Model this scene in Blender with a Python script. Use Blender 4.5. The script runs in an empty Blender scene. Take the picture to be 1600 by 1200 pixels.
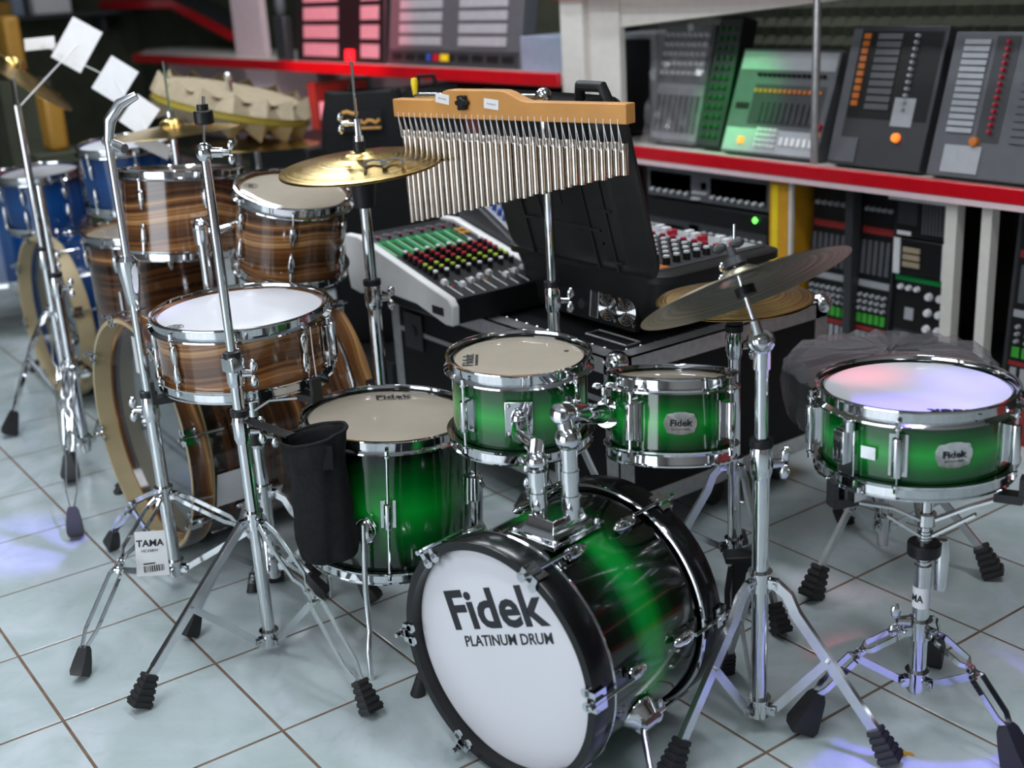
import bpy, math, random
from mathutils import Vector, Matrix
random.seed(11)
sc = bpy.context.scene
COL = sc.collection
V = Vector
PI = math.pi
rad = math.radians

# ---------------------------------------------------------------- camera
YAW, PITCH, ROLL = 2.5303, .3217, -.0591
CAM = V((2.41005, -.42324, 1.25991))
FPX = 1917.58
_f = V((math.cos(YAW)*math.cos(PITCH), math.sin(YAW)*math.cos(PITCH), -math.sin(PITCH)))
_r0 = V((math.sin(YAW), -math.cos(YAW), 0)); _u0 = _r0.cross(_f)
_r = _r0*math.cos(ROLL) + _u0*math.sin(ROLL)
_u = -_r0*math.sin(ROLL) + _u0*math.cos(ROLL)
cam = bpy.data.cameras.new('camera'); cam_o = bpy.data.objects.new('camera', cam); COL.objects.link(cam_o)
cam_o.matrix_world = Matrix(((_r.x, _u.x, -_f.x, CAM.x), (_r.y, _u.y, -_f.y, CAM.y), (_r.z, _u.z, -_f.z, CAM.z), (0, 0, 0, 1)))
cam.sensor_fit = 'HORIZONTAL'; cam.sensor_width = 36; cam.lens = FPX*36/1600
cam.clip_start = .05
cam.dof.use_dof = True; cam.dof.focus_distance = 2.25; cam.dof.aperture_fstop = 2.8
sc.camera = cam_o

def ray(x, y): return _f + _r*((x-800)/FPX) - _u*((y-600)/FPX)
def atd(x, y, d): return CAM + ray(x, y)*d
def atz(x, y, z=0.): d = ray(x, y); return CAM + d*((z-CAM.z)/d.z)
def atx(x, y, X): d = ray(x, y); return CAM + d*((X-CAM.x)/d.x)
def aty(x, y, Y): d = ray(x, y); return CAM + d*((Y-CAM.y)/d.y)

# ---------------------------------------------------------------- world, lights, exposure
w = bpy.data.worlds.new('added_daylight'); sc.world = w; w.use_nodes = True
w.node_tree.nodes['Background'].inputs[0].default_value = (.86, .93, 1.0, 1)
w.node_tree.nodes['Background'].inputs[1].default_value = 4.2  # daylight added from outside, enters by the opening behind the camera
sc.view_settings.view_transform = 'Standard'; sc.view_settings.look = 'None'
sc.view_settings.gamma = 1; sc.view_settings.use_curve_mapping = False
sc.view_settings.exposure = 0.2

def area(name, loc, sx, sy, power, col, rz=0):
    l = bpy.data.lights.new(name, 'AREA'); l.shape = 'RECTANGLE'; l.size = sx; l.size_y = sy; l.energy = power; l.color = col
    o = bpy.data.objects.new(name, l); COL.objects.link(o); o.location = loc; o.rotation_euler = (0, 0, rz); return o
def spot(name, loc, tgt, power, col, ang, blend=.4, size=.04):
    l = bpy.data.lights.new(name, 'SPOT'); l.energy = power; l.color = col; l.spot_size = rad(ang); l.spot_blend = blend; l.shadow_soft_size = size
    o = bpy.data.objects.new(name, l); COL.objects.link(o); o.location = loc
    o.rotation_euler = (V(tgt)-V(loc)).to_track_quat('-Z', 'Y').to_euler(); return o
COOL = (.88, .94, 1.0)
for i, (x, y, rz) in enumerate(((.9, -.5, 0), (-.6, .6, 0), (1.9, 1.1, 0), (-2.4, .4, 0), (-.7, 1.75, 0), (-2.6, 1.9, 0), (2.6, -1.6, 0))):
    area('ceiling_tube_light', (x, y, 2.92), 1.25, .16, 21, COOL, rz)
pt = area('added_opening_portal', (1.2, -4.05, 1.18), 3.6, 2.35, 1, (1, 1, 1)); pt.rotation_euler = (PI/2, 0, 0); pt.data.cycles.is_portal = True  # guides sampling of the daylight through the added, unseen front opening
DISCO = (1.3, .9, 2.75)
spot('party_light_violet', DISCO, (1.40, 1.05, 0), 260, (.22, .14, 1), 9)
spot('party_light_violet', DISCO, (1.31, 1.25, .6), 200, (.22, .12, 1), 5.5, .9)
spot('party_light_pink', DISCO, (1.16, 1.17, .6), 170, (1, .08, .16), 4.5, .9)
spot('party_light_violet', DISCO, (1.17, .70, 0), 150, (.22, .14, 1), 7)
spot('party_light_violet', DISCO, (-.55, .16, 0), 420, (.3, .25, 1), 6)
spot('party_light_red', (-2.6, -.3, 2.6), (-2.9, 2.5, 1.05), 520, (1, .04, .12), 22, .6)
spot('party_light_green', (.9, .5, 2.1), (-.42, 2.5, .84), 420, (.02, 1, .14), 8, .8)
spot('party_light_red', (-1.6, -.3, 2.6), (-1.9, 2.4, .9), 60, (1, .15, .25), 26, .8)
spot('party_light_pink', DISCO, (.85, 1.55, 0), 40, (1, .3, .4), 9, .9)

# ---------------------------------------------------------------- materials
MATS = {}
def nodes(name):
    m = bpy.data.materials.new(name); m.use_nodes = True
    nt = m.node_tree; b = nt.nodes['Principled BSDF']; return m, nt, b
def N(nt, t, **kw):
    n = nt.nodes.new(t)
    for k, v in kw.items(): setattr(n, k, v)
    return n
def mat(name, col, rough=.5, metal=0, var=.06, scale=30, coat=0, bump=0, spec=.5, emit=None):
    m, nt, b = nodes(name)
    tc = N(nt, 'ShaderNodeTexCoord'); nz = N(nt, 'ShaderNodeTexNoise'); nz.inputs['Scale'].default_value = scale; nz.inputs['Detail'].default_value = 3
    nt.links.new(tc.outputs['Object'], nz.inputs['Vector'])
    cr = N(nt, 'ShaderNodeValToRGB')
    c0 = [max(0, c*(1-var)) for c in col[:3]]+[1]; c1 = [min(1, c*(1+var)) for c in col[:3]]+[1]
    cr.color_ramp.elements[0].position = .3; cr.color_ramp.elements[1].position = .7
    cr.color_ramp.elements[0].color = c0; cr.color_ramp.elements[1].color = c1
    nt.links.new(nz.outputs['Fac'], cr.inputs['Fac']); nt.links.new(cr.outputs['Color'], b.inputs['Base Color'])
    b.inputs['Roughness'].default_value = rough; b.inputs['Metallic'].default_value = metal
    b.inputs['Coat Weight'].default_value = coat; b.inputs['Coat Roughness'].default_value = .05
    b.inputs['Specular IOR Level'].default_value = spec
    if bump:
        bp = N(nt, 'ShaderNodeBump'); bp.inputs['Strength'].default_value = bump; bp.inputs['Distance'].default_value = .004
        nt.links.new(nz.outputs['Fac'], bp.inputs['Height']); nt.links.new(bp.outputs['Normal'], b.inputs['Normal'])
    if emit:
        b.inputs['Emission Color'].default_value = (*emit[:3], 1); b.inputs['Emission Strength'].default_value = emit[3]
    MATS[name] = m; return m
def ramp_shell(name, stops, rough=.12, coat=.6):
    m, nt, b = nodes(name)
    tc = N(nt, 'ShaderNodeTexCoord'); sp = N(nt, 'ShaderNodeSeparateXYZ'); cr = N(nt, 'ShaderNodeValToRGB')
    nt.links.new(tc.outputs['Generated'], sp.inputs[0]); nt.links.new(sp.outputs['Z'], cr.inputs['Fac'])
    e = cr.color_ramp.elements
    while len(e) < len(stops): e.new(.5)
    for el, (p, c) in zip(e, stops): el.position = p; el.color = (*c, 1)
    nt.links.new(cr.outputs['Color'], b.inputs['Base Color'])
    b.inputs['Roughness'].default_value = rough; b.inputs['Coat Weight'].default_value = coat; b.inputs['Coat Roughness'].default_value = .04
    MATS[name] = m; return m
def wood_shell(name, bands=26):
    m, nt, b = nodes(name)
    tc = N(nt, 'ShaderNodeTexCoord'); mp = N(nt, 'ShaderNodeMapping'); mp.inputs['Scale'].default_value = (2.2, 2.2, 1)
    nt.links.new(tc.outputs['Object'], mp.inputs['Vector'])
    warp = N(nt, 'ShaderNodeTexNoise'); warp.inputs['Scale'].default_value = 1.3; warp.inputs['Detail'].default_value = 2
    nt.links.new(mp.outputs['Vector'], warp.inputs['Vector'])
    sp = N(nt, 'ShaderNodeSeparateXYZ'); nt.links.new(tc.outputs['Object'], sp.inputs[0])
    ma = N(nt, 'ShaderNodeMath', operation='MULTIPLY_ADD'); ma.inputs[1].default_value = .085
    nt.links.new(warp.outputs['Fac'], ma.inputs[0]); nt.links.new(sp.outputs['Z'], ma.inputs[2])
    n1 = N(nt, 'ShaderNodeTexNoise', noise_dimensions='1D'); n1.inputs['Scale'].default_value = bands; n1.inputs['Detail'].default_value = 4; n1.inputs['Roughness'].default_value = .7
    nt.links.new(ma.outputs[0], n1.inputs['W'])
    cr = N(nt, 'ShaderNodeValToRGB'); e = cr.color_ramp.elements
    st = [(.36, (.008, .004, .002)), (.45, (.045, .017, .007)), (.51, (.11, .042, .014)), (.57, (.24, .10, .032)), (.63, (.55, .31, .13))]
    while len(e) < len(st): e.new(.5)
    for el, (p, c) in zip(e, st): el.position = p; el.color = (*c, 1)
    nt.links.new(n1.outputs['Fac'], cr.inputs['Fac']); nt.links.new(cr.outputs['Color'], b.inputs['Base Color'])
    b.inputs['Roughness'].default_value = .16; b.inputs['Coat Weight'].default_value = .7; b.inputs['Coat Roughness'].default_value = .04
    MATS[name] = m; return m
def clear_mat(name, col, fac_t, rough=.03):
    m = bpy.data.materials.new(name); m.use_nodes = True; nt = m.node_tree
    b = nt.nodes['Principled BSDF']; out = nt.nodes['Material Output']
    b.inputs['Base Color'].default_value = (*col, 1); b.inputs['Roughness'].default_value = rough
    tr = N(nt, 'ShaderNodeBsdfTransparent'); mx = N(nt, 'ShaderNodeMixShader')
    nz = N(nt, 'ShaderNodeTexNoise'); nz.inputs['Scale'].default_value = 6
    mr = N(nt, 'ShaderNodeMapRange'); mr.inputs['To Min'].default_value = fac_t-.04; mr.inputs['To Max'].default_value = fac_t+.04
    nt.links.new(nz.outputs['Fac'], mr.inputs['Value']); nt.links.new(mr.outputs['Result'], mx.inputs['Fac'])
    nt.links.new(b.outputs[0], mx.inputs[1]); nt.links.new(tr.outputs[0], mx.inputs[2]); nt.links.new(mx.outputs[0], out.inputs['Surface'])
    MATS[name] = m; return m
def tile_mat(name):
    m, nt, b = nodes(name)
    g = N(nt, 'ShaderNodeNewGeometry')
    n1 = N(nt, 'ShaderNodeTexNoise'); n1.inputs['Scale'].default_value = 4.5; n1.inputs['Detail'].default_value = 5; n1.inputs['Distortion'].default_value = 1.6
    n2 = N(nt, 'ShaderNodeTexNoise'); n2.inputs['Scale'].default_value = 14; n2.inputs['Detail'].default_value = 3; n2.inputs['Distortion'].default_value = 2.4
    nt.links.new(g.outputs['Position'], n1.inputs['Vector']); nt.links.new(g.outputs['Position'], n2.inputs['Vector'])
    c1 = N(nt, 'ShaderNodeValToRGB'); c1.color_ramp.elements[0].position = .32; c1.color_ramp.elements[1].position = .68
    c1.color_ramp.elements[0].color = (.40, .48, .475, 1); c1.color_ramp.elements[1].color = (.55, .605, .64, 1)
    c2 = N(nt, 'ShaderNodeValToRGB'); c2.color_ramp.elements[0].position = .55; c2.color_ramp.elements[1].position = .75
    c2.color_ramp.elements[0].color = (0, 0, 0, 1); c2.color_ramp.elements[1].color = (.35, .35, .35, 1)
    mx = N(nt, 'ShaderNodeMixRGB'); mx.inputs['Color2'].default_value = (.37, .44, .41, 1)
    nt.links.new(n1.outputs['Fac'], c1.inputs['Fac']); nt.links.new(n2.outputs['Fac'], c2.inputs['Fac'])
    nt.links.new(c2.outputs['Color'], mx.inputs['Fac']); nt.links.new(c1.outputs['Color'], mx.inputs['Color1']); nt.links.new(mx.outputs['Color'], b.inputs['Base Color'])
    b.inputs['Roughness'].default_value = .16; b.inputs['Specular IOR Level'].default_value = .5
    MATS[name] = m; return m
def cymbal_mat(name, c0, c1, rough, rings=170):
    m, nt, b = nodes(name)
    tc = N(nt, 'ShaderNodeTexCoord'); ln = N(nt, 'ShaderNodeVectorMath', operation='LENGTH')
    sp = N(nt, 'ShaderNodeSeparateXYZ'); cb = N(nt, 'ShaderNodeCombineXYZ')
    nt.links.new(tc.outputs['Object'], sp.inputs[0]); nt.links.new(sp.outputs['X'], cb.inputs['X']); nt.links.new(sp.outputs['Y'], cb.inputs['Y'])
    nt.links.new(cb.outputs[0], ln.inputs[0])
    nz = N(nt, 'ShaderNodeTexNoise', noise_dimensions='1D'); nz.inputs['Scale'].default_value = rings; nz.inputs['Detail'].default_value = 2
    nt.links.new(ln.outputs['Value'], nz.inputs['W'])
    cr = N(nt, 'ShaderNodeValToRGB'); cr.color_ramp.elements[0].position = .35; cr.color_ramp.elements[1].position = .65
    cr.color_ramp.elements[0].color = (*c0, 1); cr.color_ramp.elements[1].color = (*c1, 1)
    nt.links.new(nz.outputs['Fac'], cr.inputs['Fac']); nt.links.new(cr.outputs['Color'], b.inputs['Base Color'])
    bp = N(nt, 'ShaderNodeBump'); bp.inputs['Strength'].default_value = .5; bp.inputs['Distance'].default_value = .001
    nt.links.new(nz.outputs['Fac'], bp.inputs['Height']); nt.links.new(bp.outputs['Normal'], b.inputs['Normal'])
    b.inputs['Metallic'].default_value = 1; b.inputs['Roughness'].default_value = rough
    tg_ = N(nt, 'ShaderNodeTangent', direction_type='RADIAL', axis='Z'); b.inputs['Anisotropic'].default_value = .6; b.inputs['Anisotropic Rotation'].default_value = 0; nt.links.new(tg_.outputs[0], b.inputs['Tangent'])
    MATS[name] = m; return m

CHR = mat('chrome', (.68, .69, .71), .07, 1, .04)
STL = mat('brushed_steel', (.74, .75, .77), .24, 1, .05)
RUB = mat('black_rubber', (.014, .014, .015), .55)
BLK = mat('black_plastic', (.010, .010, .011), .42, spec=.35)
LAC = mat('black_lacquer', (.006, .006, .007), .22, coat=.1, spec=.35)
GRN = ramp_shell('green_burst_lacquer', [(.0, (.001, .004, .002)), (.12, (.001, .007, .003)), (.31, (.0, .11, .013)), (.5, (.003, .34, .03)), (.69, (.0, .11, .013)), (.88, (.001, .007, .003)), (1, (.001, .004, .002))])
WOOD = wood_shell('ebony_wood', 10)
WOODB = wood_shell('ebony_wood_bass', 8)
HEADW = mat('coated_white_head', (.66, .66, .70), .36, coat=.15, var=.015, scale=5)
HEADC = clear_mat('clear_film_head', (.62, .55, .45), .45)
HEADB = mat('milky_bottom_head', (.50, .44, .34), .35, var=.05)
HEADG = mat('smoky_mirror_head', (.05, .062, .068), .10, var=.05, coat=.6)
BEIGE = mat('beige_shell_inside', (.55, .46, .35), .6)
CHAMP = mat('champagne_tube', (.60, .53, .47), .11, 1, .06)
GRNB = ramp_shell('green_burst_bass', [(.0, (.001, .002, .001)), (.24, (.002, .006, .002)), (.36, (.0, .05, .007)), (.46, (.002, .26, .024)), (.56, (.002, .26, .024)), (.68, (.0, .03, .005)), (.8, (.002, .004, .002)), (1, (.001, .002, .001))])
MAPLE = mat('pale_maple', (.47, .37, .21), .45, var=.10, scale=12)
PRINT = mat('black_print', (.008, .009, .014), .5)
BADGE = mat('polished_badge', (.75, .74, .74), .22, 1, .25, 60)
TILE = tile_mat('ceramic_tile')
GROUT = mat('brown_grout', (.17, .105, .07), .85, var=.35, scale=20)
BRASS = cymbal_mat('lathed_brass', (.38, .24, .07), (.70, .51, .18), .24)
BRONZE = cymbal_mat('dull_bronze', (.20, .18, .12), (.36, .33, .24), .30, 120)
BARWOOD = mat('oiled_beech', (.56, .26, .07), .45, var=.10, scale=14)
PAPER = mat('white_paper', (.78, .77, .78), .7, var=.03)
CLOTH = mat('black_nylon', (.008, .008, .009), .75, var=.3, scale=120, bump=.15, spec=.2)
REDP = mat('red_trim', (.52, .004, .012), .28, coat=.3, var=.08)
REDK = mat('red_brick_paint', (.26, .018, .018), .55, var=.15)
WHITEP = mat('white_paint', (.66, .62, .57), .5, var=.04)
PINKP = mat('pale_pink_paint', (.70, .52, .54), .6, var=.04)
WALLD = mat('dark_olive_wall', (.035, .040, .022), .8, var=.2, scale=8)
WALLW = mat('cream_wall', (.30, .28, .26), .7, var=.04, scale=3)
CEIL = mat('white_ceiling', (.42, .42, .43), .8, var=.03, scale=3)
ALU = mat('case_aluminium', (.56, .55, .55), .35, .85, .1, 60)
CASEB = mat('case_black_laminate', (.006, .006, .007), .5, var=.2, scale=80, spec=.22)
CASEP = mat('moulded_black_plastic', (.013, .013, .013), .45, var=.15, scale=40, bump=.1, spec=.35)
GREY = mat('mid_grey_panel', (.095, .098, .108), .45)
DGREY = mat('dark_grey_panel', (.035, .036, .040), .45)
LGREY = mat('light_grey_panel', (.36, .37, .39), .45)
MWHITE = mat('mixer_white_plastic', (.80, .79, .78), .35, var=.03)
MGREEN = mat('mixer_green_print', (.010, .20, .050), .7, var=.08, spec=.15)
KRED = mat('knob_red', (.45, .01, .03), .35)
KYEL = mat('knob_lime', (.42, .55, .03), .35)
KBLU = mat('knob_blue', (.03, .09, .42), .35)
KORG = mat('knob_orange', (.55, .15, .02), .4)
KWHT = mat('knob_white', (.75, .75, .76), .4)
KGRN = mat('knob_green', (.05, .35, .04), .4)
DKGRN = mat('knob_dark_green', (.012, .06, .02), .45)
YEL = mat('yellow_plastic', (.85, .62, .02), .35)
AMBER = mat('amber_cardboard', (.60, .29, .015), .5)
AMBERD = mat('dark_amber_wood', (.34, .17, .02), .5)
GOLD = mat('gold_print', (.62, .30, .05), .45)
BLUE = ramp_shell('blue_lacquer', [(0, (.004, .03, .12)), (.5, (.006, .06, .22)), (1, (.004, .03, .12))])
KRAFT = mat('kraft_card', (.36, .29, .19), .7, var=.1)
PLASTW = clear_mat('clear_plastic_wrap', (.22, .21, .22), .62, .08)
LEDG = mat('green_led', (.1, .9, .1), .4, emit=(.15, 1, .1, 3))
LEDO = mat('orange_led', (.9, .3, .05), .4, emit=(1, .2, .02, .7))
BLUEBOX = mat('blue_grey_carton', (.24, .28, .36), .6)
REDBOX = mat('red_carton', (.35, .05, .03), .6)
PINKPAN = mat('brushed_amp_face', (.50, .42, .44), .4, .2)

# ---------------------------------------------------------------- mesh helpers
PW = {}
def frame(o, z, x=None):
    z = V(z).normalized(); x = V(x) if x is not None else (V((1, 0, 0)) if abs(z.x) < .9 else V((0, 1, 0)))
    x = (x - z*x.dot(z)).normalized(); y = z.cross(x)
    return Matrix(((x.x, y.x, z.x, o[0]), (x.y, y.y, z.y, o[1]), (x.z, y.z, z.z, o[2]), (0, 0, 0, 1)))
def T(x, y, z): return Matrix.Translation((x, y, z))
def RZ(a): return Matrix.Rotation(a, 4, 'Z')
def RX(a): return Matrix.Rotation(a, 4, 'X')
def RY(a): return Matrix.Rotation(a, 4, 'Y')
class MB:
    def __init__(s): s.v = []; s.f = []
    def add(s, vs, fs, M=None):
        o = len(s.v)
        s.v += [tuple(M @ V(p)) if M is not None else tuple(p) for p in vs]; s.f += [tuple(i+o for i in f) for f in fs]; return s
    def bx(s, x0, x1, y0, y1, z0, z1, M=None):
        vs = [(x, y, z) for z in (z0, z1) for y in (y0, y1) for x in (x0, x1)]
        return s.add(vs, [(0, 2, 3, 1), (4, 5, 7, 6), (0, 1, 5, 4), (2, 6, 7, 3), (0, 4, 6, 2), (1, 3, 7, 5)], M)
    def box(s, c, d, M=None):
        return s.bx(c[0]-d[0]/2, c[0]+d[0]/2, c[1]-d[1]/2, c[1]+d[1]/2, c[2]-d[2]/2, c[2]+d[2]/2, M)
    def lathe(s, prof, n=40, M=None, closed=False):
        vs = []; fs = []; idx = []
        for (r, z) in prof:
            if r < 1e-6: idx.append([len(vs)]); vs.append((0, 0, z))
            else:
                idx.append(list(range(len(vs), len(vs)+n)))
                vs += [(r*math.cos(2*PI*i/n), r*math.sin(2*PI*i/n), z) for i in range(n)]
        pr = list(zip(idx, idx[1:])) + ([(idx[-1], idx[0])] if closed else [])
        for a, b in pr:
            for i in range(n):
                j = (i+1) % n
                if len(a) == 1 and len(b) == 1: continue
                if len(a) == 1: fs.append((a[0], b[j], b[i]))
                elif len(b) == 1: fs.append((a[i], a[j], b[0]))
                else: fs.append((a[i], a[j], b[j], b[i]))
        return s.add(vs, fs, M)
    def cyl(s, a, b, r, r2=None, n=16):
        a = V(a); b = V(b); L = (b-a).length; r2 = r if r2 is None else r2
        return s.lathe([(0, 0), (r, 0), (r2, L), (0, L)], n, frame(a, b-a))
    def sph(s, c, rx, ry=None, rz=None, n=14, M=None):
        ry = ry or rx; rz = rz or rx; k = max(5, n//2)
        pr = [(math.sin(PI*i/k), -math.cos(PI*i/k)) for i in range(k+1)]; pr[0] = (0, -1); pr[-1] = (0, 1)
        S = T(*c) @ Matrix.Diagonal((rx, ry, rz, 1))
        return s.lathe(pr, n, (M @ S) if M is not None else S)
    def tube(s, pts, r, n=8, closed=False):
        pts = [V(p) for p in pts]; m = len(pts); rs = r if isinstance(r, (list, tuple)) else [r]*m
        vs = []; fs = []; ref = None
        for i, p in enumerate(pts):
            if closed: t = pts[(i+1) % m]-pts[i-1]
            else: t = pts[min(i+1, m-1)]-pts[max(i-1, 0)]
            t.normalize()
            if ref is None: ref = V((0, 0, 1)) if abs(t.z) < .9 else V((1, 0, 0))
            ref = (ref-t*ref.dot(t)).normalized(); y = t.cross(ref)
            vs += [tuple(p+(ref*math.cos(2*PI*k/n)+y*math.sin(2*PI*k/n))*rs[i]) for k in range(n)]
        for i in range(m if closed else m-1):
            a = i*n; b = ((i+1) % m)*n
            for k in range(n): fs.append((a+k, a+(k+1) % n, b+(k+1) % n, b+k))
        if not closed: fs += [tuple(reversed(range(n))), tuple(range((m-1)*n, m*n))]
        return s.add(vs, fs)
    def sweep(s, pts, w, h, side):
        """rectangular bar along pts, width w along side, height h across"""
        pts = [V(p) for p in pts]; m = len(pts); vs = []; fs = []
        for i, p in enumerate(pts):
            t = (pts[min(i+1, m-1)]-pts[max(i-1, 0)]).normalized(); sd = V(side); sd = (sd-t*sd.dot(t)).normalized(); up = t.cross(sd)
            for a, b in ((-1, -1), (1, -1), (1, 1), (-1, 1)): vs.append(tuple(p+sd*(a*w/2)+up*(b*h/2)))
        for i in range(m-1):
            for k in range(4): fs.append((i*4+k, i*4+(k+1) % 4, i*4+4+(k+1) % 4, i*4+4+k))
        fs += [(3, 2, 1, 0), tuple(range((m-1)*4, m*4))]
        return s.add(vs, fs)
    def prism(s, poly, z0, z1, M=None):
        n = len(poly); vs = [(x, y, z0) for x, y in poly]+[(x, y, z1) for x, y in poly]
        fs = [tuple(reversed(range(n))), tuple(range(n, 2*n))]+[(i, (i+1) % n, n+(i+1) % n, n+i) for i in range(n)]
        return s.add(vs, fs, M)
    def loft(s, rings):
        n = len(rings[0]); vs = [tuple(p) for r in rings for p in r]; fs = []
        for i in range(len(rings)-1):
            for k in range(n): fs.append((i*n+k, i*n+(k+1) % n, i*n+n+(k+1) % n, i*n+n+k))
        fs += [tuple(reversed(range(n))), tuple(range((len(rings)-1)*n, len(rings)*n))]
        return s.add(vs, fs)
    def mesh(s, name, m, ang=38):
        me = bpy.data.meshes.new(name); me.from_pydata(s.v, [], s.f)
        me.polygons.foreach_set('use_smooth', [True]*len(me.polygons))
        me.set_sharp_from_angle(angle=rad(ang)); me.materials.append(m); me.validate(); me.update(); return me
    def build(s, name, m, parent=None, M=None, label=None, bevel=0, ang=38):
        o = link(name, s.mesh(name, m, ang), parent, M, label)
        if bevel:
            b = o.modifiers.new('bevel', 'BEVEL'); b.width = bevel; b.segments = 2; b.limit_method = 'ANGLE'; b.angle_limit = rad(40)
        return o
def link(name, data, parent=None, M=None, label=None):
    o = bpy.data.objects.new(name, data); COL.objects.link(o)
    M = M if M is not None else Matrix.Identity(4)
    PW[o.name] = M.copy()
    if parent is not None:
        o.parent = parent; o.matrix_local = PW[parent.name].inverted() @ M
    else: o.matrix_world = M
    if label: o['label'] = label
    return o
def tag(o, label, cat, group=None):
    o['label'] = label; o['category'] = cat
    if group: o['group'] = group
    return o
def thing(name, label, cat, loc=(0, 0, 0), group=None):
    o = bpy.data.objects.new(name, None); COL.objects.link(o); o.empty_display_size = .05
    M = Matrix.Translation(loc); o.matrix_world = M; PW[o.name] = M
    return tag(o, label, cat, group)
def struct(name, mb, m, M=None):
    o = mb.build(name, m, None, M); o['kind'] = 'structure'; return o
def lettering(body, size, M, m, parent, name='lettering', bold=0., ex=.0003, sx=1., shear=0.):
    cu = bpy.data.curves.new(name, 'FONT'); cu.body = body; cu.size = size; cu.align_x = 'CENTER'; cu.align_y = 'CENTER'
    cu.offset = min(bold, size*.026); cu.extrude = ex; cu.resolution_u = 3; cu.shear = shear
    t = bpy.data.objects.new(name, cu); COL.objects.link(t)
    dg = bpy.context.evaluated_depsgraph_get(); me = bpy.data.meshes.new_from_object(t.evaluated_get(dg))
    bpy.data.objects.remove(t); bpy.data.curves.remove(cu)
    me.name = name; me.materials.clear(); me.materials.append(m)
    for v in me.vertices: v.co.x *= sx
    return link(name, me, parent, M)
def wing(mb, p, axis, side, s=1.):
    p = V(p); a = V(axis).normalized(); sd = V(side); sd = (sd-a*sd.dot(a)).normalized()
    mb.cyl(p, p+a*.014*s, .0065*s, .005*s, 10)
    M = frame(p+a*.012*s, a, sd)
    for k in (-1, 1): mb.sph((k*.012*s, 0, .004*s), .010*s, .0035*s, .0065*s, 10, M)
def helper_ring(c, r, z, n=40): return [(c[0]+r*math.cos(2*PI*i/n), c[1]+r*math.sin(2*PI*i/n), z) for i in range(n)]

# ================================================================ the room
TS = .30
fl = struct('floor', MB().bx(-7.2, 5, -4, 3.0, -.06, -.0012), GROUT)
g = .0030; hb = TS/2-g; be = .0010
tm = MB()
tm.add([(-hb, -hb, -.006), (hb, -hb, -.006), (hb, hb, -.006), (-hb, hb, -.006), (-hb, -hb, -be*.4), (hb, -hb, -be*.4), (hb, hb, -be*.4), (-hb, hb, -be*.4),
        (-hb+be, -hb+be, 0), (hb-be, -hb+be, 0), (hb-be, hb-be, 0), (-hb+be, hb-be, 0)],
       [(0, 1, 5, 4), (1, 2, 6, 5), (2, 3, 7, 6), (3, 0, 4, 7), (4, 5, 9, 8), (5, 6, 10, 9), (6, 7, 11, 10), (7, 4, 8, 11), (8, 9, 10, 11)])
tme = tm.mesh('tile', TILE, 4)
far = MB()
for i in range(-23, 16):
    for j in range(-12, 8):
        c = ((i+.5)*TS, (j+.5)*TS, 0.)
        d = V(c)-CAM; z = d.dot(_f); seen = False
        if z > .3:
            x = 800+FPX*d.dot(_r)/z; y = 600-FPX*d.dot(_u)/z; m_ = FPX*.25/z
            seen = -m_ < x < 1600+m_ and -m_ < y < 1200+m_ and i > -14
        if seen: link('tile', tme, fl, T(*c) @ RZ(random.choice((0, PI/2, PI, -PI/2))))
        else: far.add([(a+c[0], b+c[1], 0) for a, b in ((-hb, -hb), (hb, -hb), (hb, hb), (-hb, hb))], [(0, 1, 2, 3)])
fo = far.build('far_tiles', TILE, fl); fo['kind'] = 'stuff'
struct('ceiling', MB().bx(-7.2, 5, -4, 3.1, 3.0, 3.1), CEIL)
struct('wall_back', MB().bx(-7.2, 5, 3.0, 3.1, 0, 3.0), WALLD)
struct('wall_left', MB().bx(-7.3, -7.2, -4, 3.1, 0, 3.0), WALLD)
struct('wall_right', MB().bx(5, 5.1, -4, 3.1, 0, 3.0), WALLW)
sf = MB(); sf.bx(-7.2, -.6, -4.1, -4, 0, 3.0); sf.bx(-.6, 5, -4.1, -4, 2.35, 3.0); sf.bx(3.0, 5, -4.1, -4, 0, 2.35); struct('wall_front', sf, WALLW)      # unseen front wall; opening added and sized to let in frontal light

# ---- shelf unit on the right
X0, X1 = -1.05, 2.6
su = thing('display_shelf', 'long two tier display shelf with glossy red front edge and white posts', 'shelf', (.6, 2.7, 0))
MB().bx(X0, X1, 2.43, 3.0, 0, .10).build('plinth', DGREY, su)
MB().bx(X0, X1, 2.405, 2.43, 0, .108).build('plinth_front', REDK, su, label='dull red painted kick board')
MB().bx(X0, X1, 2.42, 2.99, .625, .665).build('shelf_board', WHITEP, su)
MB().bx(X0, X1, 2.40, 2.42, .634, .676).build('red_trim', REDP, su, bevel=.004, label='glossy red edge trim')
MB().bx(X0, X1, 2.402, 2.418, .618, .634).build('trim_lip', PINKP, su)
MB().bx(X0, X1, 2.985, 2.999, .10, 1.6).build('back_panel', WALLD, su)
for (xa, wd) in ((.425, .036), (.535, .030), (1.3, .036)):
    MB().bx(xa, xa+wd, 2.425, 2.46, .10, .62).build('post', WHITEP, su)
MB().bx(-.128, -.116, 2.425, 2.437, .10, .62).build('post', WHITEP, su)
p = MB(); p.cyl((-.045, 2.44, .676), (-.045, 2.44, 1.42), .012, n=12); p.build('upright_tube', ALU, su, label='slim metal upright tube')
fo = MB(); nx, nz = 56, 14
vs = []; fs = []
for j in range(nz*2+1):
    for i in range(nx*2+1):
        pk = .032 if (i % 2 and j % 2) else 0
        vs.append((X0+.05+i*(3.4/(nx*2)), 2.985-pk-.004, .70+j*(.85/(nz*2))))
W_ = nx*2+1
for j in range(nz*2):
    for i in range(nx*2): fs.append((j*W_+i, j*W_+i+1, (j+1)*W_+i+1, (j+1)*W_+i))
fo.add(vs, fs); o = fo.build('foam_lining', WALLD, su, ang=10, label='dark olive pyramid foam lining'); o['kind'] = 'stuff'
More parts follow.
